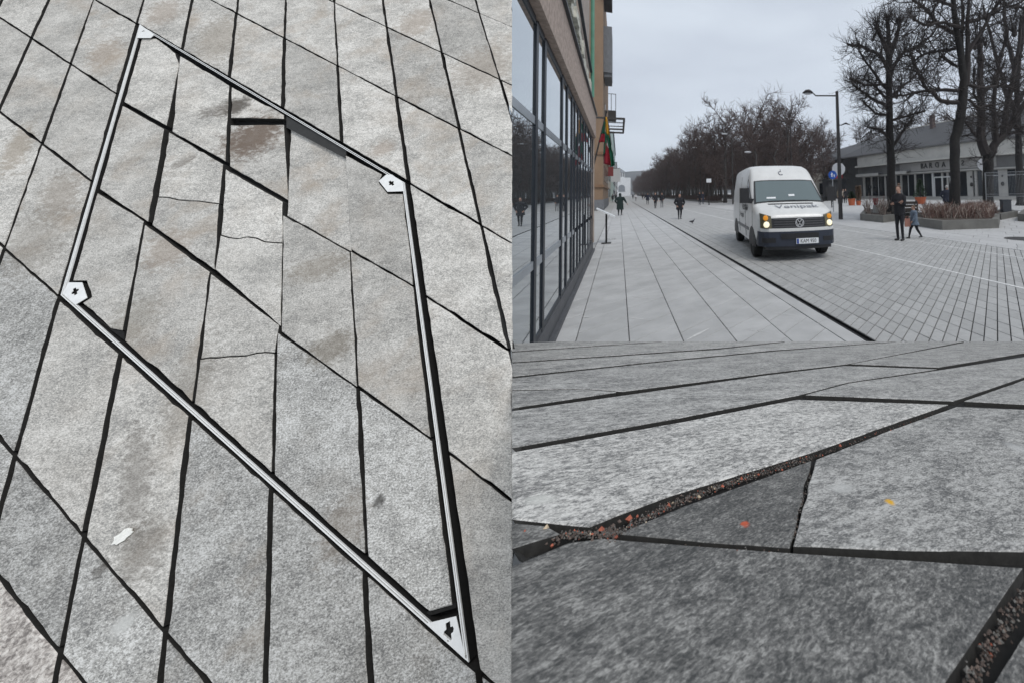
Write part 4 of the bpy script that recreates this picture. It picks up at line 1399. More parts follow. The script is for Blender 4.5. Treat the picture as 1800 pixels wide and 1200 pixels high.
rng = random.Random(9)
spots = []
y = 58.0
while y < 420:
    spots.append((15.2 + rng.uniform(-.4, .4), y + rng.uniform(-.8, .8)))
    y += 6.0 if y < 170 else 8.5
y = 47.0
while y < 330:
    spots.append((21.5 + rng.uniform(-.6, .6), y + rng.uniform(-1, 1)))
    y += 6.5 if y < 150 else 10
y = 60.0
while y < 260:
    spots.append((28.5 + rng.uniform(-.8, .8), y + rng.uniform(-1, 1)))
    y += 7.0
for xx in (43.0, 52.0, 62.0):
    y = 78.0 + xx * .4
    while y < 240:
        spots.append((xx + rng.uniform(-2, 2), y + rng.uniform(-2, 2)))
        y += 9.0
y = 64.0
while y < 240:
    spots.append((35.5 + rng.uniform(-1, 1), y + rng.uniform(-1, 1)))
    y += 8.0
used = [False] * 4
for i, (x, y) in enumerate(spots):
    k = rng.randrange(4)
    if used[k]:
        o = copy_tree(kinds[k])
    else:
        o, used[k] = kinds[k], True
    o.location = (x, y, 0)
    o.rotation_euler = (0, 0, rng.uniform(0, 6.28))
    s = rng.uniform(1.02, 1.12)
    o.scale = (s, s, s * rng.uniform(0.95, 1.06))
    o['group'] = GROUP_ROW
    o['label'] = ('bare lime tree in the front row along the road' if x < 18 else 'bare lime tree in the second row back from the road' if x < 25 else
                  'bare lime tree in the third row back from the road' if x < 32 else 'bare tree deep in the wood behind the rows of limes')
# larger trees near the head of the rows, seen one by one
def named(kind, x, y, s, rz, label, name=None):
    o = copy_tree(kind)
    o.location = (x, y, 0); o.rotation_euler = (0, 0, rz); o.scale = (s, s, s)
    o['label'] = label
    if 'group' in o.keys():
        del o['group']
    return o
umb = row_tree('lime_tree', 71, 11.0, 4.0, 3.5, 0.34, 'umbrella-topped bare tree rising above the start of the row left of the van roof', nl=17, nb=9, nt=9, tr=0.02, top_heavy=0.9)
umb.location = (15.6, 46.8, 0)
b2 = row_tree('bare_tree', 72, 10.2, 3.4, 3.9, 0.30, 'broad bare tree standing behind the white van roof', nl=17, nb=9, nt=9, tr=0.02, top_heavy=0.6)
b2.location = (24.6, 50.5, 0)
b3 = row_tree('bare_tree', 73, 10.2, 3.6, 3.6, 0.26, 'bare tree left of the lamp post with fine upright branches', nl=14, nb=8, nt=6, tr=0.02, top_heavy=0.6)
b3.location = (28.6, 54.5, 0)
b4 = row_tree('bare_tree', 74, 9.6, 4.5, 2.4, 0.24, 'slim bare tree with a forked top between the umbrella tree and the van roof', nl=9, nb=6, nt=5, tr=0.02)
b4.location = (18.8, 45.5, 0)
back = [(64, 92, 1.5, 'grey bare tree rising behind the left end of the pavilion roof'), (70, 84, 1.6, 'grey bare tree behind the pavilion chimney'),
        (74, 74, 1.55, 'grey bare tree behind the middle of the pavilion roof'), (80, 66, 1.6, 'grey bare tree behind the pavilion ridge, right of the leaning trunk'),
        (58, 100, 1.4, 'grey bare tree just right of the lamp post, behind the pavilion'), (82, 56, 1.6, 'grey bare tree behind the right end of the pavilion roof'),
        (48, 88, 1.25, 'bare tree between the lamp post and the pavilion'), (86, 78, 1.7, 'tall grey bare tree farthest behind the pavilion')]
for i, (x, y, s, lb) in enumerate(back):
    named(kinds[i % 4], x, y, s, i * 1.3, lb)

# ================================================================== PAVILION (low curved restaurant building)
M['pav_band'] = simple('pavilion_fascia', (0.46, 0.452, 0.425), 0.85, var=0.12, scale=0.7)
M['pav_grey'] = simple('pavilion_grey', (0.13, 0.13, 0.13), 0.8, var=0.12, scale=0.8)
M['pav_dark'] = simple('pavilion_dark', (0.06, 0.062, 0.068), 0.7, var=0.15, scale=0.8)
M['pav_roof'] = simple('pavilion_roof', (0.050, 0.0505, 0.054), 0.7, var=0.10, scale=0.5)
M['pav_post'] = simple('pavilion_post', (0.36, 0.355, 0.34), 0.8, var=0.1, scale=1.5)
M['white_frame'] = simple('white_frame', (0.55, 0.56, 0.56), 0.5, var=0.06)
M['letter'] = simple('letter_black', (0.012, 0.012, 0.013), 0.5, var=0.1)
M['brick_red'] = simple('chimney_red', (0.095, 0.072, 0.068), 0.9, var=0.2)
W = [(38.3, 61.5), (39.0, 57.0), (39.3, 52.0), (39.6, 47.0), (40.0, 43.0), (40.6, 39.0), (41.3, 36.0), (42.4, 33.4), (43.8, 31.0), (45.6, 29.0), (47.8, 27.4), (50.5, 26.0), (56.0, 24.0)]
W = [Vector(p) for p in W]
def normals(P):
    out = []
    for i in range(len(P)):
        a, b = P[max(i - 1, 0)], P[min(i + 1, len(P) - 1)]
        d = (b - a).normalized()
        out.append(Vector((d.y, -d.x)) * -1 if Vector((d.y, -d.x)).dot(Vector((-1, -0.6))) < 0 else Vector((d.y, -d.x)))
    return out
WN = normals(W)
def ribbon(mb, i0, i1, o0, o1, z0, z1, oa=None, ob=None):
    """a closed strip along the wall line between offsets o0 (back) and o1 (front, towards the street) and heights z0..z1"""
    n = i1 - i0 + 1
    vs = []
    for i in range(i0, i1 + 1):
        a, b = W[i] + WN[i] * o0, W[i] + WN[i] * o1
        vs += [(a.x, a.y, z0), (b.x, b.y, z0), (b.x, b.y, z1), (a.x, a.y, z1)]
    fs = []
    for i in range(n - 1):
        for k in range(4):
            k2 = (k + 1) % 4
            fs.append((i * 4 + k, i * 4 + k2, (i + 1) * 4 + k2, (i + 1) * 4 + k))
    fs.append((3, 2, 1, 0))
    e = (n - 1) * 4
    fs.append((e, e + 1, e + 2, e + 3))
    mb.add(vs, fs)
    return mb
pv = empty('pavilion', label='low curved pavilion with a broad grey hipped roof, pale fascia and shop windows', cat='building')
last = len(W) - 1
ribbon(MB(), 1, last, -8.0, -1.0, 0.0, 7.0).build('wall', M['pav_grey'], pv)
ribbon(MB(), 1, last, -0.95, 0.35, 5.62, 7.22).build('fascia', M['pav_band'], pv)
ribbon(MB(), 0, last, -0.9, 0.75, 7.24, 7.42).build('gutter', M['pav_grey'], pv)
ribbon(MB(), 1, last, -0.9, 0.95, 5.34, 5.60).build('canopy_edge', M['pav_band'], pv)
ribbon(MB(), 1, last, -0.9, 0.20, 3.92, 5.32).build('shop_band', M['pav_grey'], pv)
ribbon(MB(), 1, last, -0.9, 0.36, 3.72, 3.90).build('lower_ledge', M['pav_post'], pv)
ribbon(MB(), 1, last, -0.9, 0.04, 0.0, 0.42).build('stall_riser', M['pav_post'], pv)
ribbon(MB(), 0, last, -3.0, 1.5, 0.0, 0.05).build('terrace_kerb', M['pav_band'], pv)
rm = MB()
n = last + 1
vs = []
for i in range(n):
    a = W[i] + WN[i] * 0.70
    b = W[i] - WN[i] * (9.0 if i else 5.0)
    c = W[i] - WN[i] * 18.0
    zr = 12.1 if i > 0 else 9.2
    vs += [(a.x, a.y, 7.43), (b.x, b.y, zr), (c.x, c.y, 7.43)]
fs = []
for i in range(n - 1):
    for k in (0, 1):
        fs.append((i * 3 + k, i * 3 + k + 1, (i + 1) * 3 + k + 1, (i + 1) * 3 + k))
    fs.append((i * 3, (i + 1) * 3, (i + 1) * 3 + 2, i * 3 + 2))
fs.append((0, 2, 1)); fs.append(((n - 1) * 3, (n - 1) * 3 + 1, (n - 1) * 3 + 2))
rm.add(vs, fs)
# the roof runs on to the left as a farther wing
r1 = W[1] - WN[1] * 9.0
far = at_depth(1452, 272, 110.0)
f1 = at_depth(1440, 292, 104.0)
e0 = W[0] + WN[0] * 0.7
rm.add([(e0.x, e0.y, 7.43), (r1.x, r1.y, 12.1), (far.x, far.y, 12.1), (f1.x, f1.y, 7.43), (far.x + 12, far.y + 8, 7.43), (r1.x + 14, r1.y + 6, 7.43)],
       [(0, 1, 2, 3), (1, 5, 4, 2), (0, 3, 4, 5), (0, 5, 1), (3, 2, 4)])
roof = rm.build('roof', M['pav_roof'], pv)
wg = MB()
wv = [(e0.x + 1.2, e0.y + .6), (f1.x + 1.2, f1.y + .6), (f1.x + 8, f1.y + 4), (e0.x + 9, e0.y + 4)]
wg.prism(wv, 0.0, 7.4)
wg.build('wing_wall', M['pav_grey'], pv)
for i in range(1, n - 1):      # standing seams and ridge cap
    pass
rc = MB()
rc.tube([(W[i] - WN[i] * 9.0).to_3d() + Vector((0, 0, 12.12)) for i in range(1, n)], 0.13, 5)
rc.build('ridge_cap', M['pav_band'], roof)
c = W[3] - WN[3] * 7.0
MB().box((c.x, c.y, 11.9), (0.62, 0.62, 2.6)).build('chimney', M['brick_red'], roof)
sk = W[6] - WN[6] * 1.4
MB().box((sk.x, sk.y, 8.6), (0.25, 1.8, 0.12), rz=0.4, rx=0.7).build('roof_light', M['white_frame'], roof)
# shop windows between posts
def wall_pt(s):
    """point and outward normal at arc length s from W[1]"""
    i = 1
    while i < last:
        L = (W[i + 1] - W[i]).length
        if s <= L or i == last - 1:
            t = s / L
            nn = (WN[i] * (1 - t) + WN[i + 1] * t).normalized()
            return W[i].lerp(W[i + 1], t), nn
        s -= L
        i += 1
def wall_box(s, o, z, w, d, h):
    p, nn = wall_pt(s)
    q = p + nn * o
    return MB().box((q.x, q.y, z), (w, d, h), rz=math.atan2(nn.y, nn.x) + math.pi / 2)
def s_at(u):
    """arc length of the wall point seen at picture column u"""
    best, bs = 1e9, 0
    for k in range(0, 420):
        s = k * 0.1
        p, nn = wall_pt(s)
        d = p.to_3d() - EYE
        uu = PU + FPX * d.dot(RGT) / d.dot(FWD)
        if abs(uu - u) < best:
            best, bs = abs(uu - u), s
    return bs
posts = [1519, 1532, 1556, 1575, 1584, 1609, 1640, 1657, 1667, 1704, 1709, 1717, 1730, 1743, 1761, 1768, 1791, 1815, 1840]
wide = {1704: 1, 1709: 0, 1761: 1, 1768: 0}
ss = [s_at(u) for u in posts]
for a, b, ua in zip(ss, ss[1:], posts):
    if b - a < 0.5:
        continue
    f = wall_box((a + b) / 2, -0.30, 2.06, b - a - 0.28, 0.10, 3.28).build('window', M['pav_post'], pv)
    wall_box((a + b) / 2, -0.22, 2.06, b - a - 0.42, 0.07, 3.10).build('pane', M['shop_glass'], f)
    if b - a > 2.6:
        wall_box((a + b) / 2, -0.17, 2.06, 0.09, 0.06, 3.08).build('glazing_bar', M['white_frame'], f)
    if ua >= 1730:
        wall_box((a + b) / 2, -0.165, 2.95, b - a - 0.44, 0.05, 0.07).build('glazing_bar', M['white_frame'], f)
for s, u in zip(ss, posts):
    wall_box(s, -0.2, 2.06, 0.55 if u in (1704, 1761, 1768, 1519) else 0.26, 0.26, 3.28).build('post', M['pav_post'] if u not in (1640,) else M['white_frame'], pv)
# glazed door with white frame
s0, s1 = s_at(1643), s_at(1672)
d = empty('door', parent=pv)
wall_box((s0 + s1) / 2, -0.10, 3.05, s1 - s0, 0.10, 0.16).build('frame_head', M['white_frame'], d)
for s in (s0, (s0 + s1) / 2, s1):
    wall_box(s, -0.09, 1.70, 0.14, 0.12, 2.55).build('frame_post', M['white_frame'], d)
wall_box((s0 + s1) / 2, -0.13, 1.70, s1 - s0 - 0.1, 0.05, 2.5).build('pane', M['shop_glass'], d)
# wall lamps on the posts
for u in (1710, 1764, 1533):
    for z, r in ((1.95, 0.26), (2.9, 0.15)):
        if u == 1533 and z > 2: continue
        p, nn = wall_pt(s_at(u))
        q = p + nn * 0.2
        MB().ball((q.x, q.y, z), (r * .7, r * .7, r)).build('wall_lamp', M['letter'], pv)
# lettering on the shop band; two letters stand mirrored
def text(name, body, size, mat, parent, loc, rot, ext=0.03, sx=1.0, align='CENTER', shear=0.0):
    cu = bpy.data.curves.new(name, 'FONT')
    cu.body = body
    cu.size = size
    cu.extrude = ext
    cu.align_x = align
    cu.align_y = 'CENTER'
    cu.shear = shear
    cu.resolution_u = 3
    cu.materials.append(mat)
    t = bpy.data.objects.new('tmp_text', cu)
    COL.objects.link(t)
    dg = bpy.context.evaluated_depsgraph_get(); dg.update()
    me = bpy.data.meshes.new_from_object(t.evaluated_get(dg))
    bpy.data.objects.remove(t)
    me.name = name
    o = bpy.data.objects.new(name, me)
    COL.objects.link(o)
    if parent is not None:
        o.parent = parent
    o.rotation_mode = 'QUATERNION'
    o.rotation_quaternion = rot
    o.location = loc
    o.scale = (sx, 1, 1)
    return o
sb0, sb1 = s_at(1612), s_at(1712)
pp0, nn0 = wall_pt(s_at(1660))
i0 = max(i for i in range(1, last) if True and W[i].y >= wall_pt(sb0)[0].y)
i1 = min(i for i in range(1, last + 1) if W[i].y <= wall_pt(sb1)[0].y)
M['sign_grey'] = simple('sign_board_grey', (0.27, 0.265, 0.255), 0.7, var=0.08, scale=0.8)
board = ribbon(MB(), i0, i1, 0.205, 0.27, 4.02, 5.26).build('sign_board', M['sign_grey'], pv)
def wall_rot(nn):
    return Matrix(((-nn.y * -1 * -1, 0, nn.x), (nn.x * -1 * -1, 0, nn.y), (0, 1, 0))).to_quaternion()
for u, chh, mir in ((1626, 'B', 0), (1632.5, 'A', 0), (1641.5, 'R', 0), (1652, 'D', 1), (1664, 'A', 0), (1687.5, 'A', 0), (1697.5, 'S', 1)):
    p, nn = wall_pt(s_at(u))
    q = p + nn * 0.34
    text('letter', chh, 1.0, M['letter'], board, (q.x, q.y, 4.66), wall_rot(nn), 0.04, (-0.85 if mir else 0.85))
# dark awnings over the left windows
M['awning'] = simple('grey_awning', (0.12, 0.125, 0.14), 0.8, var=0.1)
for ua, ub in ((1516, 1555), (1575, 1606)):
    a, b = s_at(ua), s_at(ub)
    for k in range(1):
        wall_box((a + b) / 2, 0.75, 4.15, b - a, 0.9, 0.10).build('awning', M['awning'], pv)
        wall_box((a + b) / 2, 1.21, 3.95, b - a, 0.04, 0.42).build('awning_valance', M['pav_post'], pv)
# low beige building left of the pavilion, red sign on a dark kiosk
M['beige'] = simple('beige_wall', (0.30, 0.29, 0.265), 0.9, var=0.1, scale=0.5)
lb = empty('low_building', label='low beige building behind the blue sign, left of the pavilion', cat='building')
MB().box((42.0, 82.0, 3.0), (13.0, 12.0, 6.0)).build('wall', M['beige'], lb)
MB().box((42.0, 82.0, 6.2), (14.0, 13.0, 0.4)).build('roof', M['pav_grey'], lb)
for k in range(4):
    x = 37.0 + k * 2.6
    f = MB().box((x, 75.95, 1.9), (1.9, 0.12, 2.8)).build('window', M['pav_post'], lb)
    MB().box((x, 75.88, 1.9), (1.6, 0.06, 2.5)).build('pane', M['shop_glass'], f)
kx, ky = 36.6, 62.5
ks = empty('kiosk', label='dark kiosk with a red sign box under the left eave of the pavilion', cat='kiosk')
MB().box((kx + .6, ky, 1.7), (3.6, 2.4, 3.4)).build('wall', M['pav_dark'], ks)
MB().box((kx + .6, ky, 3.5), (4.4, 3.4, 0.2)).build('roof', M['pav_dark'], ks)
MB().box((kx + .6, ky - 1.4, 4.45), (1.9, 0.4, 1.5)).build('sign_box', simple('red_box', (0.34, 0.035, 0.045), 0.6, var=0.15), ks)
MB().box((kx + .6, ky - 1.3, 5.7), (1.5, 0.3, 0.4)).build('lit_strip', M['white_frame'], ks)

# ================================================================== STREET FURNITURE
M['lamp_dark'] = simple('lamp_post_brown', (0.022, 0.019, 0.019), 0.5, var=0.15, scale=2)
M['lamp_lens'] = simple('lamp_lens', (0.45, 0.46, 0.48), 0.3, var=0.05)
g = ground_at(1478, 386)
dl = (g - EYE).dot(FWD)
H = at_depth(1474, 158, dl).z
lp = empty('street_lamp', g, rz=R(-21), label='tall dark street lamp with a drooping leaf-shaped head, right of the van', cat='street lamp')
MB().tube([(0, 0, 0), (0, 0, 0.5), (0, 0, H)], [0.125, 0.115, 0.085], 10).build('pole', M['lamp_dark'], lp, smooth=False)
zA = at_depth(1474, 166, dl).z
k = dl / FPX
MB().tube([(0, 0, zA), (-38 * k, 0, zA + 0.03), (-42 * k, 0, zA + 0.16)], [0.045, 0.04, 0.04], 6).build('arm', M['lamp_dark'], lp)
hd = MB()
rings = []
for t, ry, rz in ((0, .04, .03), (.15, .16, .09), (.4, .24, .14), (.7, .22, .12), (.92, .10, .06), (1, .02, .02)):
    x = -42 * k - t * 20 * k
    rings.append([(x, ry * math.cos(a), zA + 0.17 + 0.10 * math.sin(t * 3.0) + rz * math.sin(a) * (1 if math.sin(a) > 0 else 0.6)) for a in np.linspace(0, 2 * math.pi, 9)[:-1]])
hd.loft(rings)
hdo = hd.build('lamp_head', M['lamp_dark'], lp, smooth=True)
MB().ball((-52 * k, 0, zA + 0.15), (.24, .15, .05)).build('lens', M['lamp_lens'], hdo)
zB = at_depth(1478, 219, dl).z
MB().tube([(0, 0, zB), (6 * k, 0, zB), (14 * k, 0, zB + 0.10), (22 * k, 0, zB)], [0.035, .05, .09, .03], 6, squash=0.6).build('rear_head', M['lamp_dark'], lp)
# far lamps along the rows
for i, (u, v, y, h, lb) in enumerate([(1275, 236, 49.5, 9.0, 'tall street lamp with a pale head in front of the umbrella-topped tree'), (1222, 260, 70, 9.6, 'far street lamp with a pale head in the tree row, left of the others'), (1316, 268, 42, 6.0, 'shorter street lamp with a pale head against the trees left of the van roof'),
                                    (1378, 214, 46, 10.2, 'dark two-armed lamp post above the van roof')]):
    p = at_y(u, v, y)
    o = empty('street_lamp', (p.x + 0.9, p.y, 0), label=lb, cat='street lamp')
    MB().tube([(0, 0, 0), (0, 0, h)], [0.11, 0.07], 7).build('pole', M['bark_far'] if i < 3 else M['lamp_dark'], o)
    MB().tube([(0, 0, p.z - .05), (-0.8, 0, p.z + 0.05)], 0.04, 5).build('arm', M['bark_far'], o)
    MB().ball((-1.0, 0, p.z), (.42, .2, .12)).build('lamp_head', M['lamp_lens'] if i < 3 else M['lamp_dark'], o)
    if i == 3:
        MB().tube([(0, 0, p.z - .3), (0.5, 0, p.z + .1), (1.1, 0, p.z + .2), (1.5, 0, p.z - .1)], 0.06, 5).build('arm', M['lamp_dark'], o)
        MB().ball((1.6, 0, p.z - .15), (.3, .18, .12)).build('lamp_head', M['lamp_dark'], o)
# blue pedestrian sign
M['sign_blue'] = simple('sign_blue', (0.010, 0.085, 0.40), 0.4, var=0.05)
M['sign_white'] = simple('sign_white', (0.72, 0.74, 0.76), 0.5, var=0.04)
M['galv'] = simple('galvanised_post', (0.30, 0.31, 0.32), 0.5, metal=0.4, var=0.1)
ds = 29.0
p = at_depth(1463.5, 308, ds)
sgn = empty('pedestrian_sign', (p.x, p.y, 0), rz=R(-22), label='round blue sign with white adult and child, on a post by the tall lamp', cat='road sign')
r = 7.4 * ds / FPX
MB().tube([(0, 0.05, 0), (0, 0.05, p.z + r * .9)], 0.035, 8).build('post', M['galv'], sgn)
MB().lathe([(r, -0.012), (r, 0.012)], (0, 0, p.z), 24, 'Y').build('disc', M['sign_blue'], sgn)
pm = MB()
def flat(pts, y0, y1, cx, cz, s):
    n = len(pts)
    pm.add([(cx + x * s, y0, cz + z * s) for x, z in pts] + [(cx + x * s, y1, cz + z * s) for x, z in pts],
           [tuple(range(n)), tuple(range(2 * n - 1, n - 1, -1))] + [(q, n + q, n + (q + 1) % n, (q + 1) % n) for q in range(n)])
def figure(cx, cz, s):
    flat([(.16 * math.cos(a), 0.80 + .16 * math.sin(a)) for a in np.linspace(0, 2 * math.pi, 11)[:-1]], -0.016, -0.0125, cx, cz, s)
    flat([(-.24, -.05), (-.12, -.05), (-.2, -.8), (0.02, -.8), (0.06, -.2), (0.2, -.8), (.36, -.8), (.22, 0), (.34, .1), (.42, .55), (.2, .6), (-.2, .6), (-.36, .2)], -0.016, -0.0125, cx, cz, s)
figure(-r * .20, p.z + r * .02, r * .62)
figure(r * .36, p.z - r * .22, r * .40)
pm.build('pictogram', M['sign_white'], sgn)
# pale round boards
M['board_grey'] = simple('board_pale', (0.40, 0.41, 0.43), 0.5, var=0.06)
for (u, v, rr_, dep, lb) in [(1474, 298, 11.5, 37.0, 'pale round board on a post behind the tall lamp'), (1729, 290, 11.0, 33.5, 'pale bluish round board behind the forked tree')]:
    p = at_depth(u, v, dep)
    o = empty('round_board', (p.x, p.y, 0), rz=R(-25), label=lb, cat='sign')
    r = rr_ * dep / FPX
    MB().lathe([(r * .96, -0.05), (r, -0.02), (r, 0.04), (r * .96, 0.06)], (0, 0, p.z), 24, 'Y').build('disc', M['board_grey'], o)
    MB().tube([(0, 0.1, 0), (0, 0.1, p.z + r * .5)], 0.05, 7).build('post', M['galv'], o)
# information stand by the glass front
g = Vector((-0.40, 14.3, 0))
dd = (g - EYE).dot(FWD)
st = empty('info_stand', g, label='slim black stand with a slanted white reading panel at the end of the glass front', cat='info stand')
MB().box((0, 0, 0.50), (0.06, 0.05, 1.0)).build('leg', M['letter'], st)
MB().box((0, 0, 0.012), (0.30, 0.26, 0.024)).build('base_plate', M['letter'], st)
sl = MB()
sl.add([(-.30, -.25, 1.16), (.28, -.25, .86), (.28, .25, .86), (-.30, .25, 1.16), (-.30, -.25, 1.21), (.28, -.25, .91), (.28, .25, .91), (-.30, .25, 1.21)],
       [(0, 3, 2, 1), (4, 5, 6, 7), (0, 1, 5, 4), (1, 2, 6, 5), (2, 3, 7, 6), (3, 0, 4, 7)])
sl.build('panel', M['sign_white'], st)
# tricolour flag on a slanted pole
M['flag_yellow'] = simple('flag_yellow', (0.52, 0.27, 0.02), 0.8, var=0.08)
M['flag_green'] = simple('flag_green', (0.0, 0.085, 0.045), 0.8, var=0.08)
M['flag_red'] = simple('flag_red', (0.25, 0.008, 0.022), 0.8, var=0.08)
fy = 13.1
fl = empty('flag', (0, 0, 0), label='yellow, green and red flag hanging limp from a slanted dark pole on the facade', cat='flag')
a, b = at_y(1041.5, 300, fy), at_y(1066, 197, fy)
MB().tube([a, b], 0.022, 8).build('pole', M['iron'], fl)
MB().ball(tuple(b), (.035, .035, .045)).build('finial', M['iron'], fl)
# cloth: folds hanging from the upper part of the pole; each band its own mesh (picture columns at that distance)
def cloth(name, top, bot, mat, ph, rows=14, cols=9, amp=0.045):
    P = []
    for i in range(rows):
        t = i / (rows - 1)
        row = []
        for j in range(cols):
            s = j / (cols - 1)
            u = (top[0] * (1 - s) + top[2] * s) * (1 - t) + (bot[0] * (1 - s) + bot[2] * s) * t
            v = (top[1] * (1 - s) + top[3] * s) * (1 - t) + (bot[1] * (1 - s) + bot[3] * s) * t
            q = at_y(u, v, fy + amp * math.sin(s * 9 + ph + t * 1.5) * (0.4 + t) - 0.05 * s)
            row.append(tuple(q))
        P.append(row)
    MB().sheet(P, (0, 0.006, 0)).build(name, M[mat], fl, smooth=True)
cloth('yellow_band', (1063, 206, 1067, 206), (1064.5, 233, 1072.5, 243), 'flag_yellow', 0.0, rows=8, cols=7)
cloth('green_band', (1064, 231, 1072.5, 241), (1070, 262, 1076, 268), 'flag_green', 1.0, rows=8)
cloth('green_band', (1069, 260, 1077, 266), (1073, 294, 1080.5, 291), 'flag_green', 1.7, rows=8)
cloth('green_band', (1061.5, 214, 1064, 214), (1057, 236, 1063, 236), 'flag_green', 2.0, rows=6, cols=5)
cloth('red_band', (1056.5, 235, 1063, 236), (1053, 251, 1063, 250), 'flag_red', 2.5, rows=6, cols=5)
cloth('red_band', (1062, 246, 1069.5, 261), (1061, 288, 1074, 292), 'flag_red', 0.6, rows=10)
M['flag_shade'] = simple('flag_fold', (0.012, 0.03, 0.035), 0.9, var=0.1)
cloth('dark_fold', (1063.5, 233, 1066.5, 236), (1060, 276, 1067, 262), 'flag_green', 0.2, rows=8, cols=5)
# planters
M['curb'] = simple('planter_concrete', (0.135, 0.132, 0.122), 0.85, var=0.2, scale=2.5, bump=0.2)
M['soil'] = simple('planter_soil', (0.055, 0.042, 0.033), 0.95, var=0.4, scale=8, bump=0.6)
M['twig_red'] = simple('reddish_twig', (0.15, 0.095, 0.08), 0.9, var=0.35, scale=4, rnd=0.3)
M['twig_pale'] = simple('pale_twig', (0.36, 0.31, 0.27), 0.9, var=0.3, scale=4, rnd=0.3)
def planter(px, h, label, depth_v=3.2):
    P = [ground_at(*q) for q in px]
    P2 = [Vector((q.x, q.y)) for q in P]
    if area2(P2) < 0:
        P2 = P2[::-1]
    o = empty('planter', label=label, cat='planter')
    I = inset(P2, 0.22)
    n = len(P2)
    vs = [(q.x, q.y, 0.0) for q in P2] + [(q.x, q.y, h) for q in P2] + [(q.x, q.y, h) for q in I] + [(q.x, q.y, 0.02) for q in I]
    fs = []
    for r in range(3):
        for k in range(n):
            k2 = (k + 1) % n
            fs.append((r * n + k, r * n + k2, (r + 1) * n + k2, (r + 1) * n + k))
    MB().add(vs, fs).build('curb', M['curb'], o)
    MB().prism([tuple(q) for q in inset(P2, 0.2205)], 0.0, h - 0.06).build('soil', M['soil'], o)
    return o, P2
pl1, P1 = planter([(1512, 387.5), (1553, 392), (1603, 385), (1610, 378), (1520, 377)], 0.34, 'low concrete planter with the pollarded tree and red pot, left of the woman')
pl2, P2_ = planter([(1598, 396), (1657, 405), (1756, 401.5), (1758, 390), (1700, 381), (1606, 386)], 0.36, 'long low concrete planter full of reddish bare hedge twigs, right of the child')
pl3, P3_ = planter([(1735, 382), (1760, 387), (1790, 381), (1770, 375)], 0.30, 'small planter kerb behind the hedge planter, near the bin')
pl4, P4_ = planter([(1789, 389), (1850, 394), (1880, 384), (1800, 379)], 0.34, 'planter corner cut by the right edge of the view')
def hedge(name, poly_px, n, h0, h1, seed, label, mats=('twig_red', 'twig_pale'), z0=0.28, pale=0.25):
    rng = random.Random(seed)
    P = [ground_at(*q) for q in poly_px]
    us = [q[0] for q in poly_px]
    mb = MB()
    for _ in range(n):
        # random point in the quad
        s, t = rng.random(), rng.random()
        a = P[0].lerp(P[1], s); b_ = P[3].lerp(P[2], s)
        p = a.lerp(b_, t)
        p.z = z0
        d = Vector((rng.gauss(0, .28), rng.gauss(0, .28), 1)).normalized()
        L = rng.uniform(h0, h1)
        q = walk(p, d, L, 3, 0.2, 0.1, rng)
        mi = 1 if rng.random() < pale else 0
        mb.tube(q, [0.012, .010, .008, .004], 3, mi=mi, cap=False)
        for _ in range(3):
            p2, d2 = along(q, rng.uniform(.3, 1))
            q2 = walk(p2, (d2 + rand_perp(d2, rng) * .9).normalized(), L * .35, 2, .25, .05, rng)
            mb.tube(q2, [.008, .006, .003], 3, mi=mi, cap=False)
    return mb.build(name, [M[m] for m in mats], label=label, cat='hedge')
hedge('hedge', [(1622, 396), (1750, 397), (1740, 388), (1624, 389)], 1000, 0.3, 0.68, 5, 'reddish bare twig hedge filling the long planter')
hedge('shrub', [(1518, 384), (1531, 386), (1531, 382), (1520, 381)], 40, 0.45, 0.95, 6, 'sparse bare shrub left of the red pot', pale=0.5)
hedge('shrub', [(1546, 387), (1558, 388), (1558, 382), (1548, 382)], 90, 0.45, 0.95, 7, 'sparse pale shrub between the red pot and the pollarded tree', pale=0.6)
hedge('hedge', [(1700, 386), (1755, 386), (1735, 380), (1700, 380)], 500, 0.3, 0.6, 8, 'dark low twig hedge right of the leaning trunk', pale=0.1)
# red pot on a pedestal
g = ground_at(1540, 383)
o = empty('pedestal_pot', (g.x, g.y, 0.27), label='dark red flower pot on a pale square pedestal in the left planter', cat='flower pot')
k = (g - EYE).dot(FWD) / FPX
M['pot_red'] = simple('pot_dark_red', (0.20, 0.012, 0.022), 0.5, var=0.12)
MB().box((0, 0, 7 * k), (8 * k, 8 * k, 14 * k), taper=0.9).build('pedestal', M['pav_post'], o)
MB().lathe([(3.2 * k, 0), (4.3 * k, 6 * k), (5.0 * k, 11 * k), (5.2 * k, 11.4 * k), (4.4 * k, 11.6 * k), (3.8 * k, 9 * k)], (0, 0, 14.1 * k), 14).build('pot', M['pot_red'], o)
# bench seen from behind
M['bench'] = simple('bench_wood', (0.060, 0.048, 0.042), 0.8, var=0.2, scale=3)
g = ground_at(1607, 390)
o = empty('bench', (g.x + 0.3, g.y + 1.0, 0), rz=R(-20), label='dark wooden bench with black curved arm, behind the child', cat='bench')
k = (g - EYE).dot(FWD) / FPX
for z in (0.55, 0.72, 0.89):
    MB().box((0, 0.0, z), (1.30, 0.05, 0.14)).build('back_slat', M['bench'], o)
MB().box((0, 0.26, 0.44), (1.30, 0.42, 0.05)).build('seat', M['bench'], o)
for s in (-1, 1):
    MB().box((s * 0.55, 0.2, 0.21), (0.06, 0.40, 0.42)).build('leg', M['iron'], o)
    MB().tube([(s * .66, 0.45, .45), (s * .70, .40, .85), (s * .68, .15, 1.0), (s * .66, -.05, .9), (s * .66, -.05, .35)], 0.03, 6).build('arm', M['iron'], o)
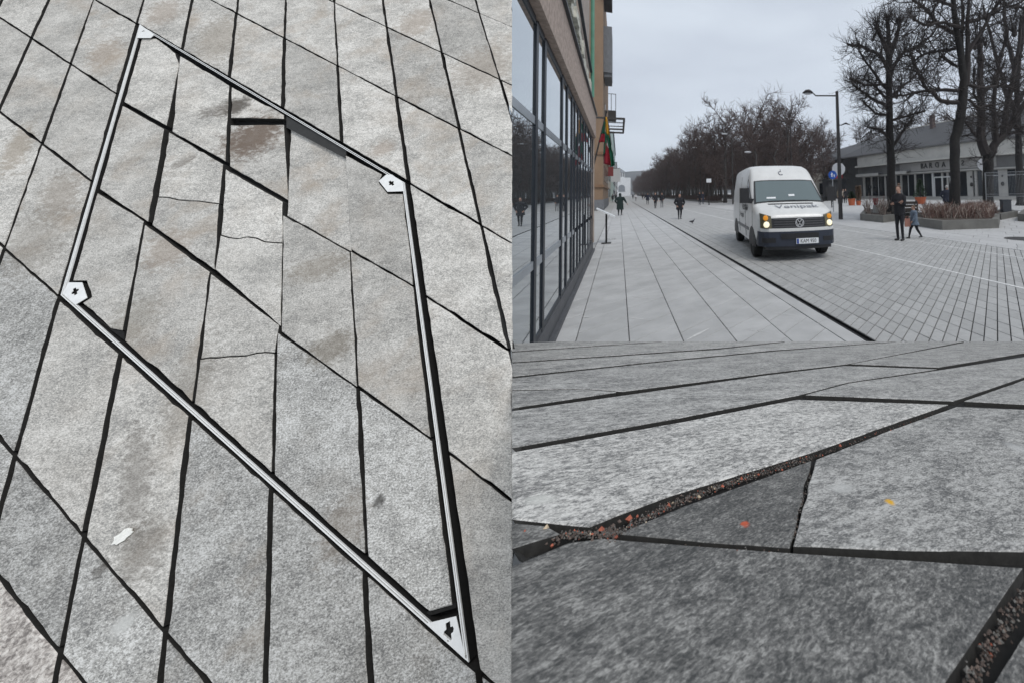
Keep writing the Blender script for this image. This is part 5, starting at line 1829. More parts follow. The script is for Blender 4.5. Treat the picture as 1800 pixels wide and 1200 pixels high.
# terracotta pots with plants before the shop windows
M['terracotta'] = simple('terracotta', (0.40, 0.105, 0.045), 0.8, var=0.15)
M['leaf'] = simple('evergreen_leaf', (0.030, 0.055, 0.028), 0.7, var=0.35, scale=5, rnd=0.3)
M['dry_leaf'] = simple('dry_twig_leaf', (0.16, 0.11, 0.075), 0.8, var=0.3, scale=5, rnd=0.3)
def pot_plant(u, v, w, hpot, hplant, mat, seed, label, shape='cone'):
    g = ground_at(u, v)
    k = (g - EYE).dot(FWD) / FPX
    g = at_depth(u, v, 40.0)
    k = 40.0 / FPX
    o = empty('potted_plant', (g.x, g.y, 0), label=label, cat='potted plant')
    hp = hpot * k
    MB().lathe([(w * .40 * k, 0), (w * .5 * k, hp * .9), (w * .53 * k, hp * .9), (w * .53 * k, hp), (w * .45 * k, hp), (w * .42 * k, hp * .85)], (0, 0, 0), 14).build('pot', M['terracotta'], o)
    rng = random.Random(seed)
    mb = MB()
    for _ in range(650):
        t = rng.random() ** 0.8
        rad = (w * .55 * k) * (1.15 - t if shape == 'cone' else 0.9) * rng.uniform(.3, 1.05)
        a = rng.uniform(0, 6.28)
        c = Vector((math.cos(a) * rad, math.sin(a) * rad, hp + t * hplant * k))
        d = Vector((math.cos(a), math.sin(a), rng.uniform(-.2, .8))).normalized()
        s = rand_perp(d, rng) * 0.05
        mb.add([c - s, c + d * .12, c + s, c - d * .10], [(0, 1, 2, 3)])
    MB().tube([(0, 0, hp * .8), (0, 0, hp + hplant * k * .8)], [0.04, .015], 5).build('stem', M['bark'], o)
    mb.build('foliage', mat, o)
    return o
pot_plant(1497, 351.5, 13, 12, 12, M['leaf'], 1, 'red pot with a dark shrub right of the tall lamp', 'cone')
pot_plant(1509, 351.5, 9, 8, 26, M['dry_leaf'], 2, 'pot with a tall dry plant beside the first shop window', 'col')
pot_plant(1618, 352.5, 19, 12, 32, M['leaf'], 3, 'orange pot with a dark conifer before the shop windows', 'cone')
# temporary mesh fence
M['mesh'] = simple('fence_steel', (0.28, 0.29, 0.30), 0.45, metal=0.5, var=0.1)
fa = at_depth(1735, 376, 22.0); fb = at_depth(1850, 380, 20.5)
fa.z = fb.z = 0
o = empty('mesh_fence', label='temporary steel mesh fence panel at the right, beside the bin', cat='fence')
top = at_depth(1735, 304, 22.0).z
for t in (0.0, 1.0):
    p = fa.lerp(fb, t)
    MB().tube([(p.x, p.y, 0), (p.x, p.y, top)], 0.03, 7).build('post', M['mesh'], o)
for z in (top, top - .16, at_depth(1735, 342, 22).z, at_depth(1735, 346, 22).z, 0.3):
    MB().bar((fa.x, fa.y, z), (fb.x, fb.y, z), 0.025).build('rail', M['mesh'], o)
wm = MB()
for q in range(1, 44):
    p = fa.lerp(fb, q / 44)
    wm.bar((p.x, p.y, 0.3), (p.x, p.y, top), 0.007)
wm.build('wire_mesh', M['mesh'], o)
# litter bin
M['bin'] = simple('bin_grey', (0.045, 0.050, 0.060), 0.6, var=0.12)
g = at_depth(1768.5, 377, 21.0); g.z = 0
k = 21.0 / FPX
o = empty('litter_bin', (g.x, g.y, 0), rz=R(-30), label='dark grey square litter bin in front of the mesh fence', cat='bin')
MB().box((0, 0, 15 * k), (13.5 * k, 13 * k, 26 * k)).build('body', M['bin'], o)
MB().box((0, 0, 29 * k), (14.5 * k, 14 * k, 2 * k)).build('lid', M['bin'], o)
MB().box((0, 0, 1 * k), (6 * k, 6 * k, 2 * k)).build('foot', M['letter'], o)
# white board on a post in the tree row
p = at_y(1246, 318, 50)
o = empty('board_post', (p.x, p.y, 0), label='white square board on a dark post before the tree row', cat='sign')
MB().tube([(0, 0.06, 0), (0, 0.06, p.z)], 0.07, 7).build('post', M['iron'], o)
MB().box((0, 0, p.z), (0.62, 0.06, 0.50), rz=R(-15)).build('board', M['sign_white'], o)
# hedges and kerbs under the rows of trees
M['hedge_brown'] = simple('brown_hedge', (0.060, 0.044, 0.038), 0.95, var=0.5, scale=6, bump=0.8)
for i, (x, y0, y1, lb) in enumerate([(14.6, 60, 118, 'low brown bare hedge in a kerbed bed under the first trees of the row'), (14.8, 122, 300, 'low brown bare hedge continuing far along the tree row'), (17.6, 46, 57, 'low brown bare hedge in a kerbed bed left of the van'), (25.5, 48, 140, 'brown bare hedge deeper among the trees behind the van')]):
    rng = random.Random(30 + i)
    o = empty('hedge_bed', label=lb, cat='hedge')
    MB().box((x, (y0 + y1) / 2, 0.14), (1.9, y1 - y0, 0.28)).build('kerb', M['curb'], o)
    mb = MB()
    n = int((y1 - y0) * (60 if y0 < 100 else 12))
    for _ in range(n):
        p = Vector((x + rng.uniform(-.75, .75), rng.uniform(y0 + .3, y1 - .3), 0.25))
        d = Vector((rng.gauss(0, .3), rng.gauss(0, .3), 1)).normalized()
        q = walk(p, d, rng.uniform(.4, .95), 2, .2, .1, rng)
        w = 0.03 if y0 < 100 else 0.09
        mb.tube(q, [w, w * .8, w * .4], 3, cap=False)
    mb.build('twigs', M['twig_far'], o)
# pigeons on the setts
M['pigeon'] = simple('pigeon_grey', (0.06, 0.065, 0.075), 0.8, var=0.3, scale=20)
def pigeon(u, v, rz, label):
    g = ground_at(u, v)
    o = empty('pigeon', (g.x, g.y, 0), rz=rz, label=label, cat='bird')
    mb = MB()
    mb.loft([[(x, ry * math.cos(a), z + rz_ * math.sin(a)) for a in np.linspace(0, 2 * math.pi, 9)[:-1]] for x, z, ry, rz_ in
             ((-.20, .11, .012, .006), (-.13, .115, .035, .018), (-.06, .125, .06, .05), (.02, .135, .065, .065), (.08, .16, .05, .055), (.11, .20, .028, .03), (.125, .235, .026, .028), (.145, .25, .022, .022), (.165, .245, .010, .008), (.18, .24, .003, .003))])
    for s in (-1, 1):
        mb.tube([(0.01, s * .025, .09), (.015, s * .025, .0)], .006, 5)
        mb.tube([(0.0, s * .025, .004), (.04, s * .025, .004)], .005, 4)
    mb.build('body', M['pigeon'], o, smooth=True)
    w = MB()
    for s in (-1, 1):
        w.ball((-.05, s * .055, .135), (.10, .012, .04), 8, 5)
    w.build('wings', M['lamp_dark'], o, smooth=True)
pigeon(1217, 394, 0.4, 'pigeon walking on the setts left of the van')
pigeon(1108, 349, 2.0, 'pigeon far down the road by the drain')

# small covers let into the paving
M['iron_cover'] = simple('cast_iron_cover', (0.060, 0.058, 0.057), 0.6, metal=0.3, var=0.25, scale=20)
g = ground_at(1797, 420)
o = empty('manhole_cover', (g.x, g.y, 0), label='dark round manhole cover in the pale plaza slabs at the right edge', cat='manhole cover')
MB().lathe([(.50, -.01), (.50, .004), (.46, .006)], (0, 0, 0), 28).build('ring', M['iron_cover'], o)
MB().lathe([(.44, -.01), (.44, .008), (.42, .010)], (0, 0, 0), 28).build('lid', M['iron_cover'], o)
g = ground_at(1074, 420.5)
o = empty('hatch_cover', (g.x, g.y, 0), label='small square hatch outlined in the sidewalk slabs past the glass front', cat='hatch cover')
for a_, b_ in (((-.14, -.16), (.14, -.16)), ((.14, -.16), (.14, .16)), ((.14, .16), (-.14, .16)), ((-.14, .16), (-.14, -.16))):
    MB().bar((a_[0], a_[1], .003), (b_[0], b_[1], .003), .018, .006).build('frame_strip', M['iron_cover'], o)
MB().box((0, 0, 0.001), (.25, .29, .006)).build('lid', M['slab'], o)

# ================================================================== VAN
M['van_white'] = simple('van_white', (0.66, 0.662, 0.65), 0.34, var=0.10, scale=2.2, coat=0.3)
M['van_glass'] = glass_mat('van_glass', (0.12, 0.155, 0.16), 1.6, 0.03)
M['van_side_glass'] = glass_mat('van_side_glass', (0.012, 0.014, 0.016), 1.5, 0.03)
M['van_black'] = simple('van_black_plastic', (0.012, 0.012, 0.014), 0.55, var=0.15, scale=6)
M['van_bumper'] = simple('van_bumper_navy', (0.020, 0.026, 0.042), 0.5, var=0.15, scale=4)
M['tyre'] = simple('tyre', (0.010, 0.010, 0.010), 0.85, var=0.25, scale=12)
M['rim'] = simple('rim', (0.18, 0.18, 0.19), 0.4, metal=0.6, var=0.1)
M['chrome'] = simple('chrome', (0.72, 0.72, 0.73), 0.2, metal=1.0, var=0.03)
M['rub_strip'] = simple('rub_strip', (0.22, 0.22, 0.22), 0.7, var=0.15)
M['van_seam'] = simple('van_seam', (0.10, 0.10, 0.10), 0.7, var=0.1)
M['print_grey'] = simple('print_grey', (0.19, 0.20, 0.23), 0.6, var=0.05)
M['print_dark'] = simple('print_dark', (0.03, 0.03, 0.035), 0.6, var=0.05)
M['plate_blue'] = simple('plate_blue', (0.02, 0.06, 0.28), 0.5, var=0.05)
M['lamp_amber'] = simple('lamp_amber', (0.60, 0.22, 0.01), 0.3, var=0.05, emis=(1.0, 0.42, 0.03), estr=0.22)
M['lamp_lit'] = simple('lamp_lit', (0.8, 0.76, 0.6), 0.3, var=0.03, emis=(1.0, 0.88, 0.58), estr=0.65)
M['lamp_house'] = simple('lamp_house', (0.10, 0.085, 0.04), 0.2, var=0.2, scale=9, coat=0.5)
# local frame: front faces -y, origin on the ground below the middle of the front bumper
van = empty('delivery_van', (3.97, 8.30, 0), label='white high-roofed delivery van with lit headlamps driving towards the viewer', cat='van')
van.rotation_euler = (0, 0, -R(9.5))
ZT = [(0.15, 1.00), (.22, 1.09), (.35, 1.19), (.62, 1.27), (.86, 1.335), (1.05, 1.50), (1.25, 1.68), (1.50, 1.905), (1.62, 2.03), (1.80, 2.20), (2.0, 2.315), (2.25, 2.375), (2.7, 2.40), (3.6, 2.40), (4.6, 2.38), (5.05, 2.34), (5.20, 2.24), (5.24, 2.0)]
WD = [(0.15, .76), (.22, .87), (.35, .94), (.62, .965), (.9, .975), (1.5, .985), (5.05, .985), (5.20, .96), (5.24, .93)]
def interp(T, s):
    for (a, va), (b, vb) in zip(T, T[1:]):
        if s <= b:
            t = (s - a) / (b - a)
            return va + (vb - va) * max(0, t)
    return T[-1][1]
def zt(s): return interp(ZT, s)
def wz(s, z):
    """half width of the body at station s and height z"""
    w = interp(WD, s)
    if z > 1.15:
        w *= 1 - 0.145 * min(1.3, (z - 1.15) / 1.1) ** 1.35
    if z < 0.55:
        w *= 0.985
    return w
body = MB()
rings = []
for s, _ in ZT:
    T_ = zt(s)
    bot = 0.36 if s > 0.3 else 0.62
    zs = [bot, bot + 0.12] + [bot + 0.12 + (T_ - 0.12 - bot - 0.12) * f for f in (.2, .4, .6, .8, 1.0)]
    half = [(wz(s, z), z) for z in zs]
    ww = wz(s, T_ - 0.10)
    half += [(ww * .965, T_ - 0.055), (ww * .88, T_ - 0.014), (ww * .6, T_ + 0.008), (0.0, T_ + 0.014)]
    ring = [(x, s, z) for x, z in half] + [(-x, s, z) for x, z in reversed(half[:-1])]
    rings.append(ring)
n = len(rings[0])
vs = [p for r in rings for p in r]
fs = []
for i in range(len(rings) - 1):
    for k in range(n):
        k2 = (k + 1) % n
        fs.append((i * n + k, (i + 1) * n + k, (i + 1) * n + k2, i * n + k2))
fs.append(tuple(range(n)))
fs.append(tuple((len(rings) - 1) * n + k for k in range(n - 1, -1, -1)))
body.add(vs, fs)
bo = body.build('body', M['van_white'], van, smooth=True)
md = bo.modifiers.new('split', 'EDGE_SPLIT'); md.split_angle = R(42)
def top_patch(s0, s1, q0a, q1a, q0b, q1b, off, ns=7, nq=9, th=-0.012):
    """sheet lying on the bonnet/windscreen: across from q0..q1 (share of half width) at s0 (a) and s1 (b)"""
    P = []
    for i in range(ns):
        t = i / (ns - 1)
        s = s0 + (s1 - s0) * t
        row = []
        ds = 0.02
        nrm = Vector((0, -(zt(s + ds) - zt(s - ds)), 2 * ds)).normalized()
        for j in range(nq):
            q = (q0a + (q1a - q0a) * j / (nq - 1)) * (1 - t) + (q0b + (q1b - q0b) * j / (nq - 1)) * t
            ww = wz(s, zt(s) - 0.1)
            drop = 0.022 * max(0, abs(q) - .6) / .28
            p = Vector((q * ww, s, zt(s) + 0.010 - drop)) + nrm * off
            row.append(tuple(p))
        P.append(row)
    return MB().sheet(P, (0, 0.0, th))
ws = top_patch(0.885, 1.53, -.955, .955, -.90, .90, 0.008).build('windscreen_seal', M['van_black'], van)
top_patch(0.915, 1.50, -.90, .90, -.86, .86, 0.016).build('windscreen', M['van_glass'], ws)
MB().box((-.46, 0.985, 1.47), (.24, .02, .05), rx=R(-40)).build('dashboard_paper', M['sign_white'], ws)
MB().box((.10, 1.05, 1.53), (.16, .02, .06), rx=R(-40)).build('dashboard_paper', M['sign_white'], ws)
MB().bar((-.55, .90, 1.385), (.15, .905, 1.40), 0.025).build('wiper', M['van_black'], ws)
MB().bar((.12, .90, 1.395), (.80, .93, 1.385), 0.025).build('wiper', M['van_black'], ws)
top_patch(0.72, 0.80, -.60, .60, -.62, .62, 0.006, ns=3).build('cowl_vent', M['van_black'], van)
# front face: bars follow the curved nose
def nose_y(x):
    return 0.13 * (abs(x) / .9) ** 2.2 + 0.16 * max(0.0, (abs(x) - .78) / .16) ** 2
def front_bar(x0, x1, z0, z1, proud, th=0.05, rake=0.0, n=11, z0b=None, z1b=None):
    P = []
    for i in range(2):
        row = []
        for j in range(n):
            t = j / (n - 1)
            x = x0 + (x1 - x0) * t
            za = z0 + ((z0b if z0b is not None else z0) - z0) * t
            zb = z1 + ((z1b if z1b is not None else z1) - z1) * t
            z = (zb, za)[i]
            row.append((x, nose_y(x) - proud + rake * (z - 0.7), z))
        P.append(row)
    return MB().sheet(P, (0, th, 0))
front_bar(-.945, .945, .36, .70, 0.05, 0.34, n=19).build('bumper', M['van_bumper'], van)
front_bar(-.80, .80, .285, .36, 0.03, 0.30).build('bumper_lip', M['van_black'], van)
front_bar(-.46, .46, .52, .66, 0.065, 0.10).build('lower_intake', M['van_black'], van)
for s in (-1, 1):
    front_bar(s * .58, s * .88, .45, .56, 0.06, 0.08).build('fog_recess', M['van_black'], van)
front_bar(-.90, .90, .70, .775, 0.035, 0.26).build('front_panel', M['van_white'], van)
gr = front_bar(-.66, .66, .775, 1.005, 0.035, 0.20, rake=0.25).build('grille', M['van_black'], van)
for k in range(4):
    z = .80 + k * .055
    front_bar(-.60, .60, z, z + .022, 0.052, 0.03, rake=0.25).build('grille_slat', simple('grille_slat_%d' % k, (0.05, 0.05, 0.055), 0.4, var=0.1) if k == 0 else bpy.data.materials['grille_slat_0'], gr)
yb = nose_y(0) - .052 + .25 * .2 - .018
em = MB()
for k in range(20):
    a, b = 2 * math.pi * k / 20, 2 * math.pi * (k + 1) / 20
    em.bar((.098 * math.cos(a), yb, .895 + .098 * math.sin(a)), (.098 * math.cos(b), yb, .895 + .098 * math.sin(b)), .018)
for pts in ([(-.05, .075), (0, .008), (.05, .075)], [(-.085, .035), (-.04, -.075), (0, -.01), (.04, -.075), (.085, .035)]):
    for (xa, za), (xb_, zb_) in zip(pts, pts[1:]):
        em.bar((xa, yb, .895 + za), (xb_, yb, .895 + zb_), .016)
em.build('emblem', M['chrome'], gr)
for s in (-1, 1):
    hl = front_bar(s * .66, s * .90, .755, 1.06, 0.045, 0.24, rake=0.25, z0b=.79, z1b=1.13).build('headlamp', M['lamp_house'], van)
    y0 = nose_y(.78) - .045
    MB().lathe([(.074, 0.0), (.066, -.025), (.03, -.035)], (s * .775, y0 + .25 * .16, .865), 14, 'Y').build('low_beam', M['lamp_lit'], hl)
    MB().lathe([(.064, 0.0), (.058, -.025), (.025, -.035)], (s * .785, y0 + .25 * .33, 1.02), 14, 'Y').build('indicator', M['lamp_amber'], hl)
# plate
pl = MB().box((.16, -0.085, .475), (.54, .02, .125)).build('number_plate', M['sign_white'], van)
MB().box((-.075, -0.0965, .475), (.05, .004, .115)).build('country_band', M['plate_blue'], pl)
text('plate_text', 'KAM 950', 0.125, M['print_dark'], pl, (.18, -0.0975, .472), Matrix(((1, 0, 0), (0, 0, -1), (0, 1, 0))).to_quaternion(), 0.001, 0.80)
# bonnet lettering
sl = math.atan2(zt(.66) - zt(.30), .36)
rb = Matrix.Rotation(sl, 3, 'X').to_quaternion()
text('bonnet_text', 'Venipak', 0.30, M['print_grey'], van, (.08, .49, zt(.49) + .030), rb, 0.001, 1.15)
lg = MB()
pts = [(-.02 + .06 * math.cos(t), .075 * math.sin(t)) for t in np.linspace(1.2, 5.6, 9)]
sR = math.atan2(zt(1.8) - zt(1.62), .18)
for (xa, a), (xb_, b) in zip(pts, pts[1:]):
    lg.bar((xa, 1.72 + a * math.cos(sR), zt(1.72) + .02 + a * math.sin(sR)), (xb_, 1.72 + b * math.cos(sR), zt(1.72) + .02 + b * math.sin(sR)), .022)
lg.bar((.0, 1.78, zt(1.78) + .02), (.0, 1.86, zt(1.86) + .018), .015)
lg.build('roof_mark', M['print_grey'], van)
# sides
def side_patch(s0, s1, z0, z1, side, off=0.006, ns=6, nz=5, z1b=None, z0b=None, th=0.012):
    P = []
    for i in range(nz):
        row = []
        for j in range(ns):
            t = j / (ns - 1)
            s = s0 + (s1 - s0) * t
            za = z0 + ((z0b if z0b is not None else z0) - z0) * t
            zb = z1 + ((z1b if z1b is not None else z1) - z1) * t
            z = za + (zb - za) * i / (nz - 1)
            row.append((side * (wz(s, z) + off), s, z))
        P.append(row)
    return MB().sheet(P, (-side * th, 0, 0))
for s in (-1, 1):
    dw = side_patch(1.05, 1.98, 1.34, 1.42, s, z1b=2.0).build('door_window', M['van_black'], van)
    side_patch(1.16, 1.94, 1.37, 1.45, s, 0.010, z1b=1.96).build('pane', M['van_side_glass'], dw)
    for y in (.92, 2.06, 3.35):
        side_patch(y, y + .018, .42, min(zt(y) - .22, 2.1), s, 0.004, ns=2, nz=9).build('door_seam', M['van_seam'], van)
    side_patch(1.5, 3.7, .62, .70, s, 0.012, ns=14, nz=2).build('rub_strip', M['rub_strip'], van)
    side_patch(2.12, 3.30, 1.36, 1.98, s, 0.004).build('panel_press', M['van_white'], van)
    side_patch(3.42, 5.0, 1.36, 1.98, s, 0.004).build('panel_press', M['van_white'], van)
    side_patch(1.7, 1.9, 1.18, 1.22, s, 0.02, ns=2, nz=2).build('door_handle', M['van_black'], van)
    # wheels and arches
    for yw in (1.0, 4.25):
        arch = MB()
        pts = [(yw + .44 * math.cos(a), .33 + .44 * math.sin(a)) for a in np.linspace(0, math.pi, 13)] + [(yw - .44, .30), (yw + .44, .30)]
        nn = len(pts)
        arch.add([(s * (wz(y, max(z, .6)) + .005), y, z) for y, z in pts] + [(s * .60, y, z) for y, z in pts],
                 [tuple(range(nn)), tuple(range(2 * nn - 1, nn - 1, -1))] + [(q, (q + 1) % nn, nn + (q + 1) % nn, nn + q) for q in range(nn)])
        arch.build('wheel_arch', M['van_black'], van)
        wh = empty('wheel', (s * .86, yw, .335), parent=van)
        MB().lathe([(.20, -.105), (.30, -.115), (.335, -.09), (.335, .09), (.30, .115), (.20, .105)], (0, 0, 0), 24, 'X').build('tyre', M['tyre'], wh)
        MB().lathe([(.205, s * .06), (.19, s * .095), (.10, s * .085), (.06, s * .11), (.02, s * .112)], (0, 0, 0), 16, 'X').build('rim', M['rim'], wh)
    # mirrors
    mr = MB()
    mr.box((s * 1.16, .98, 1.55), (.24, .16, .38), taper=0.92)
    mi = mr.build('mirror', M['van_black'], van)
    MB().bar((s * .93, 1.06, 1.40), (s * 1.12, 1.0, 1.42), .09, .12).build('mirror_arm', M['van_black'], mi)
side_q = Matrix(((0, 0, -1), (-1, 0, 0), (0, 1, 0))).to_quaternion()
text('side_text', 'Venipak', 0.34, M['print_dark'], van, (-(wz(1.6, 1.2) + .012), 2.15, 1.24), side_q, 0.001, 1.0)
text('side_text', 'Venipak', 0.24, M['print_dark'], van, (-(wz(2.4, 1.0) + .012), 2.75, 0.98), side_q, 0.001, 1.0)
MB().box((0, 2.6, .33), (1.5, 4.2, .12)).build('chassis', M['van_black'], van)

# ================================================================== PEOPLE
M['skin'] = simple('skin', (0.40, 0.24, 0.18), 0.6, var=0.08, scale=20)
M['black_cloth'] = simple('black_cloth', (0.012, 0.012, 0.016), 0.9, var=0.25, scale=12)
M['navy_cloth'] = simple('navy_cloth', (0.020, 0.024, 0.040), 0.9, var=0.2, scale=12)
M['green_cloth'] = simple('dark_green_cloth', (0.008, 0.020, 0.018), 0.9, var=0.2, scale=12)
M['grey_cloth'] = simple('grey_cloth', (0.15, 0.15, 0.155), 0.9, var=0.15, scale=12)
M['white_cloth'] = simple('white_cloth', (0.62, 0.63, 0.65), 0.9, var=0.08, scale=12)
M['beige_cloth'] = simple('beige_cloth', (0.34, 0.29, 0.24), 0.9, var=0.12, scale=12)
M['olive_cloth'] = simple('olive_cloth', (0.10, 0.085, 0.055), 0.9, var=0.15, scale=12)
M['jeans'] = simple('jeans', (0.035, 0.045, 0.070), 0.9, var=0.2, scale=12)
M['child_jacket'] = simple('child_jacket', (0.10, 0.13, 0.17), 0.9, var=0.6, scale=16)
M['shoe'] = simple('shoe_black', (0.010, 0.010, 0.011), 0.6, var=0.2)
M['hair_brown'] = simple('hair_brown', (0.11, 0.065, 0.040), 0.6, var=0.3, scale=30)
M['hair_blond'] = simple('hair_blond', (0.085, 0.050, 0.034), 0.6, var=0.3, scale=30)
M['hair_dark'] = simple('hair_dark', (0.02, 0.016, 0.014), 0.6, var=0.3, scale=30)
M['hair_grey'] = simple('hair_grey', (0.40, 0.39, 0.38), 0.7, var=0.2, scale=30)
M['bag_pink'] = simple('bag_pink', (0.36, 0.17, 0.13), 0.7, var=0.15)
_dg = bpy.context.evaluated_depsgraph_get
def remesh(mb, vox, smooth=4):
    """fuse overlapping limbs into one continuous skin"""
    me = mb.mesh('tmp', M['skin'])
    o = bpy.data.objects.new('tmp', me)
    COL.objects.link(o)
    r = o.modifiers.new('r', 'REMESH'); r.mode = 'VOXEL'; r.voxel_size = vox; r.use_smooth_shade = True
    if smooth:
        s = o.modifiers.new('s', 'SMOOTH'); s.factor = 0.5; s.iterations = smooth
    dg = _dg(); dg.update()
    out = bpy.data.meshes.new_from_object(o.evaluated_get(dg))
    bpy.data.objects.remove(o)
    return out
def ell(c, rx, ry, n=12):
    return [(c[0] + rx * math.cos(a), c[1] + ry * math.sin(a), c[2]) for a in np.linspace(0, 2 * math.pi, n + 1)[:-1]]
def person(loc, h, face, label, top, legs, hair, coat=None, stride=0.0, arms=('down', 'down'), build=1.0, vox=0.022, coat_len=0.45, hood=False, group=None, bun=False, long_hair=False, hands_fine=False, lean=0.0, cap=None):
    """face: the way the person looks, as an angle (0 = +y); all lengths for a 1.75 m figure, scaled to h"""
    root = empty('person', loc, rz=-face, label=label, cat='person', group=group)
    k = h / 1.75
    b = build
    mb = MB()
    # trunk (front is +y)
    rings = [ell((0, 0, .80), .135 * b, .105 * b), ell((0, 0, .90), .165 * b, .125 * b), ell((0, 0, 1.0), .155 * b, .115 * b), ell((0, lean * .3, 1.10), .14 * b, .105 * b),
             ell((0, lean * .5, 1.25), .165 * b, .115 * b), ell((0, lean * .8, 1.37), .18 * b, .11 * b), ell((0, lean, 1.44), .14 * b, .085 * b), ell((0, lean, 1.49), .065, .062), ell((0, lean + .008, 1.56), .052, .056)]
    mb.loft(rings)
    hz, hy = 1.635, lean + .018
    mb.ball((0, hy, hz), (.074, .092, .115), 14, 10)
    mb.ball((0, hy + .03, hz - .065), (.052, .062, .055), 10, 7)     # jaw
    mb.tube([(0, hy + .09, hz + .015), (0, hy + .118, hz - .028)], [.012, .019], 6)   # nose
    for s in (-1, 1):
        mb.ball((s * .078, hy - .01, hz - .01), (.013, .024, .034), 6, 5)   # ears
    # legs
    foot = {}
    for s in (-1, 1):
        st = stride * s
        hip = Vector((s * .085 * b, 0, .86))
        kn = Vector((s * .09 * b, st * .22 + .03, .47 + abs(st) * .02))
        an = Vector((s * .09 * b, st * .42 - (.05 if st < 0 else 0), .085 + (.06 if st < -.3 else 0)))
        mb.tube([hip, hip.lerp(kn, .5), kn, kn.lerp(an, .35), an], [.092 * b, .080 * b, .058 * b, .055 * b, .042], 10)
        toe = an + Vector((s * .02, .15, -.045 - (.02 if st < -.3 else 0)))
        mb.loft([[(an.x + x * .9, an.y - .06 + 0 * z, an.z - .045 + z) for x, z in [(.038 * math.cos(a), .045 * math.sin(a)) for a in np.linspace(0, 6.283, 9)[:-1]]],
                 [(an.x + x, an.y + .04, an.z - .05 + z) for x, z in [(.045 * math.cos(a), .042 * math.sin(a)) for a in np.linspace(0, 6.283, 9)[:-1]]],
                 [(toe.x + x * .9, toe.y, toe.z - .005 + z) for x, z in [(.042 * math.cos(a), .03 * math.sin(a)) for a in np.linspace(0, 6.283, 9)[:-1]]]])
    # arms
    hands = []
    arm_paths = []
    for s, pose in zip((-1, 1), arms):
        sh = Vector((s * .185 * b, lean, 1.40))
        if pose == 'down':
            el, wr = sh + Vector((s * .05, -.03, -.29)), sh + Vector((s * .06, .05, -.54))
        elif pose == 'swing_f':
            el, wr = sh + Vector((s * .05, .08, -.27)), sh + Vector((s * .05, .24, -.46))
        elif pose == 'swing_b':
            el, wr = sh + Vector((s * .06, -.12, -.26)), sh + Vector((s * .09, -.20, -.49))
        elif pose == 'out':
            el, wr = sh + Vector((s * .15, -.02, -.25)), sh + Vector((s * .27, .03, -.46))
        elif pose == 'pocket':
            el, wr = sh + Vector((s * .13, -.06, -.27)), sh + Vector((s * .01, .09, -.47))
        elif pose == 'cross':
            el, wr = sh + Vector((s * .05, .05, -.27)), Vector((-s * .09, lean + .135 + s * .02, 1.18 + s * .03))
        elif pose == 'phone':
            el, wr = sh + Vector((s * .06, .06, -.28)), Vector((s * .07, lean + .27, 1.20))
        elif pose == 'up':
            el, wr = sh + Vector((s * .10, .10, -.22)), sh + Vector((s * .02, .22, .02))
        mb.tube([sh + Vector((-s * .04, 0, .01)), sh, sh.lerp(el, .5), el, el.lerp(wr, .5), wr], [.06, .062 * b, .054 * b, .046, .042, .030], 9)
        arm_paths.append((sh, el, wr))
        d = (wr - el).normalized()
        hands.append((wr, d, s))
    me = remesh(mb, vox)
    # hands: palm, four fingers, thumb
    hb = MB()
    for wr, d, s in hands:
        side = d.cross(Vector((0, 1, 0)) if abs(d.y) < .8 else Vector((0, 0, 1))).normalized()
        nrm = side.cross(d)
        pal = wr + d * .085
        hb.tube([wr - d * .01, wr + d * .04, pal], [.026, .038, .036], 8, squash=.55)
        for f in range(4):
            o = side * ((f - 1.5) * .019)
            L = (.062, .074, .070, .054)[f]
            p0 = pal + o - d * .006
            p1 = p0 + d * L * .5 - nrm * .006
            hb.tube([p0, p1, p1 + d * L * .42 - nrm * .020], [.0095, .0088, .0065], 6)
        t0 = wr + d * .03 + side * .032
        t1 = t0 + (side * .75 + d * .7).normalized() * .036
        hb.tube([t0, t1, t1 + d * .030 - nrm * .006], [.012, .010, .0075], 6)
    me.materials.clear()
    for m in (M['skin'], top, legs, M['shoe']):
        me.materials.append(m)
    bm = bmesh.new(); bm.from_mesh(me)
    vmap = [bm.verts.new(p) for p in hb.v]
    nb0 = len(bm.faces)
    for f in hb.f:
        try: bm.faces.new([vmap[i] for i in f])
        except ValueError: pass
    bm.faces.ensure_lookup_table()
    for i, f in enumerate(bm.faces):
        c = f.calc_center_median()
        f.smooth = True
        if i >= nb0:
            f.material_index = 0
        elif c.z > 1.475 and abs(c.x) < .14:
            f.material_index = 0
        elif c.z < .115 and abs(c.x) < .25:
            f.material_index = 3
        elif c.z < .90 and abs(c.x) < .19 * b:
            f.material_index = 2
        else:
            f.material_index = 1
    bm.to_mesh(me); bm.free()
    me.name = 'body'
    bo = link('body', me, root)
    bo.scale = (k, k, k)
    def child(name, mesh):
        c = link(name, mesh, root); c.scale = (k, k, k); return c
    # hair
    hm = MB()
    hm.ball((0, hy - .014, hz + .026), (.086, .098, .106), 14, 9)
    hm.v = [(x, y, z) for x, y, z in hm.v]
    vs = []
    for x, y, z in hm.v:      # pull the hair line back from the face
        if y > hy + .035 and z < hz + .065:
            y = hy + .035 - .02 * (hz + .065 - z) / .1
        if z < hz - .06:
            z = hz - .06
        vs.append((x, y, z))
    hm.v = vs
    if bun:
        hm.ball((0, hy - .03, hz + .145), (.050, .050, .042), 10, 7)
    if long_hair:
        hm.loft([ell((0, hy - .05, hz + .02), .085, .06), ell((0, hy - .075, hz - .10), .088, .05), ell((0, hy - .08, hz - .22), .07, .035)])
    if cap is None:
        child('hair', hm.mesh('hair', hair, True))
    else:
        child('hat', hm.mesh('hat', cap, True))
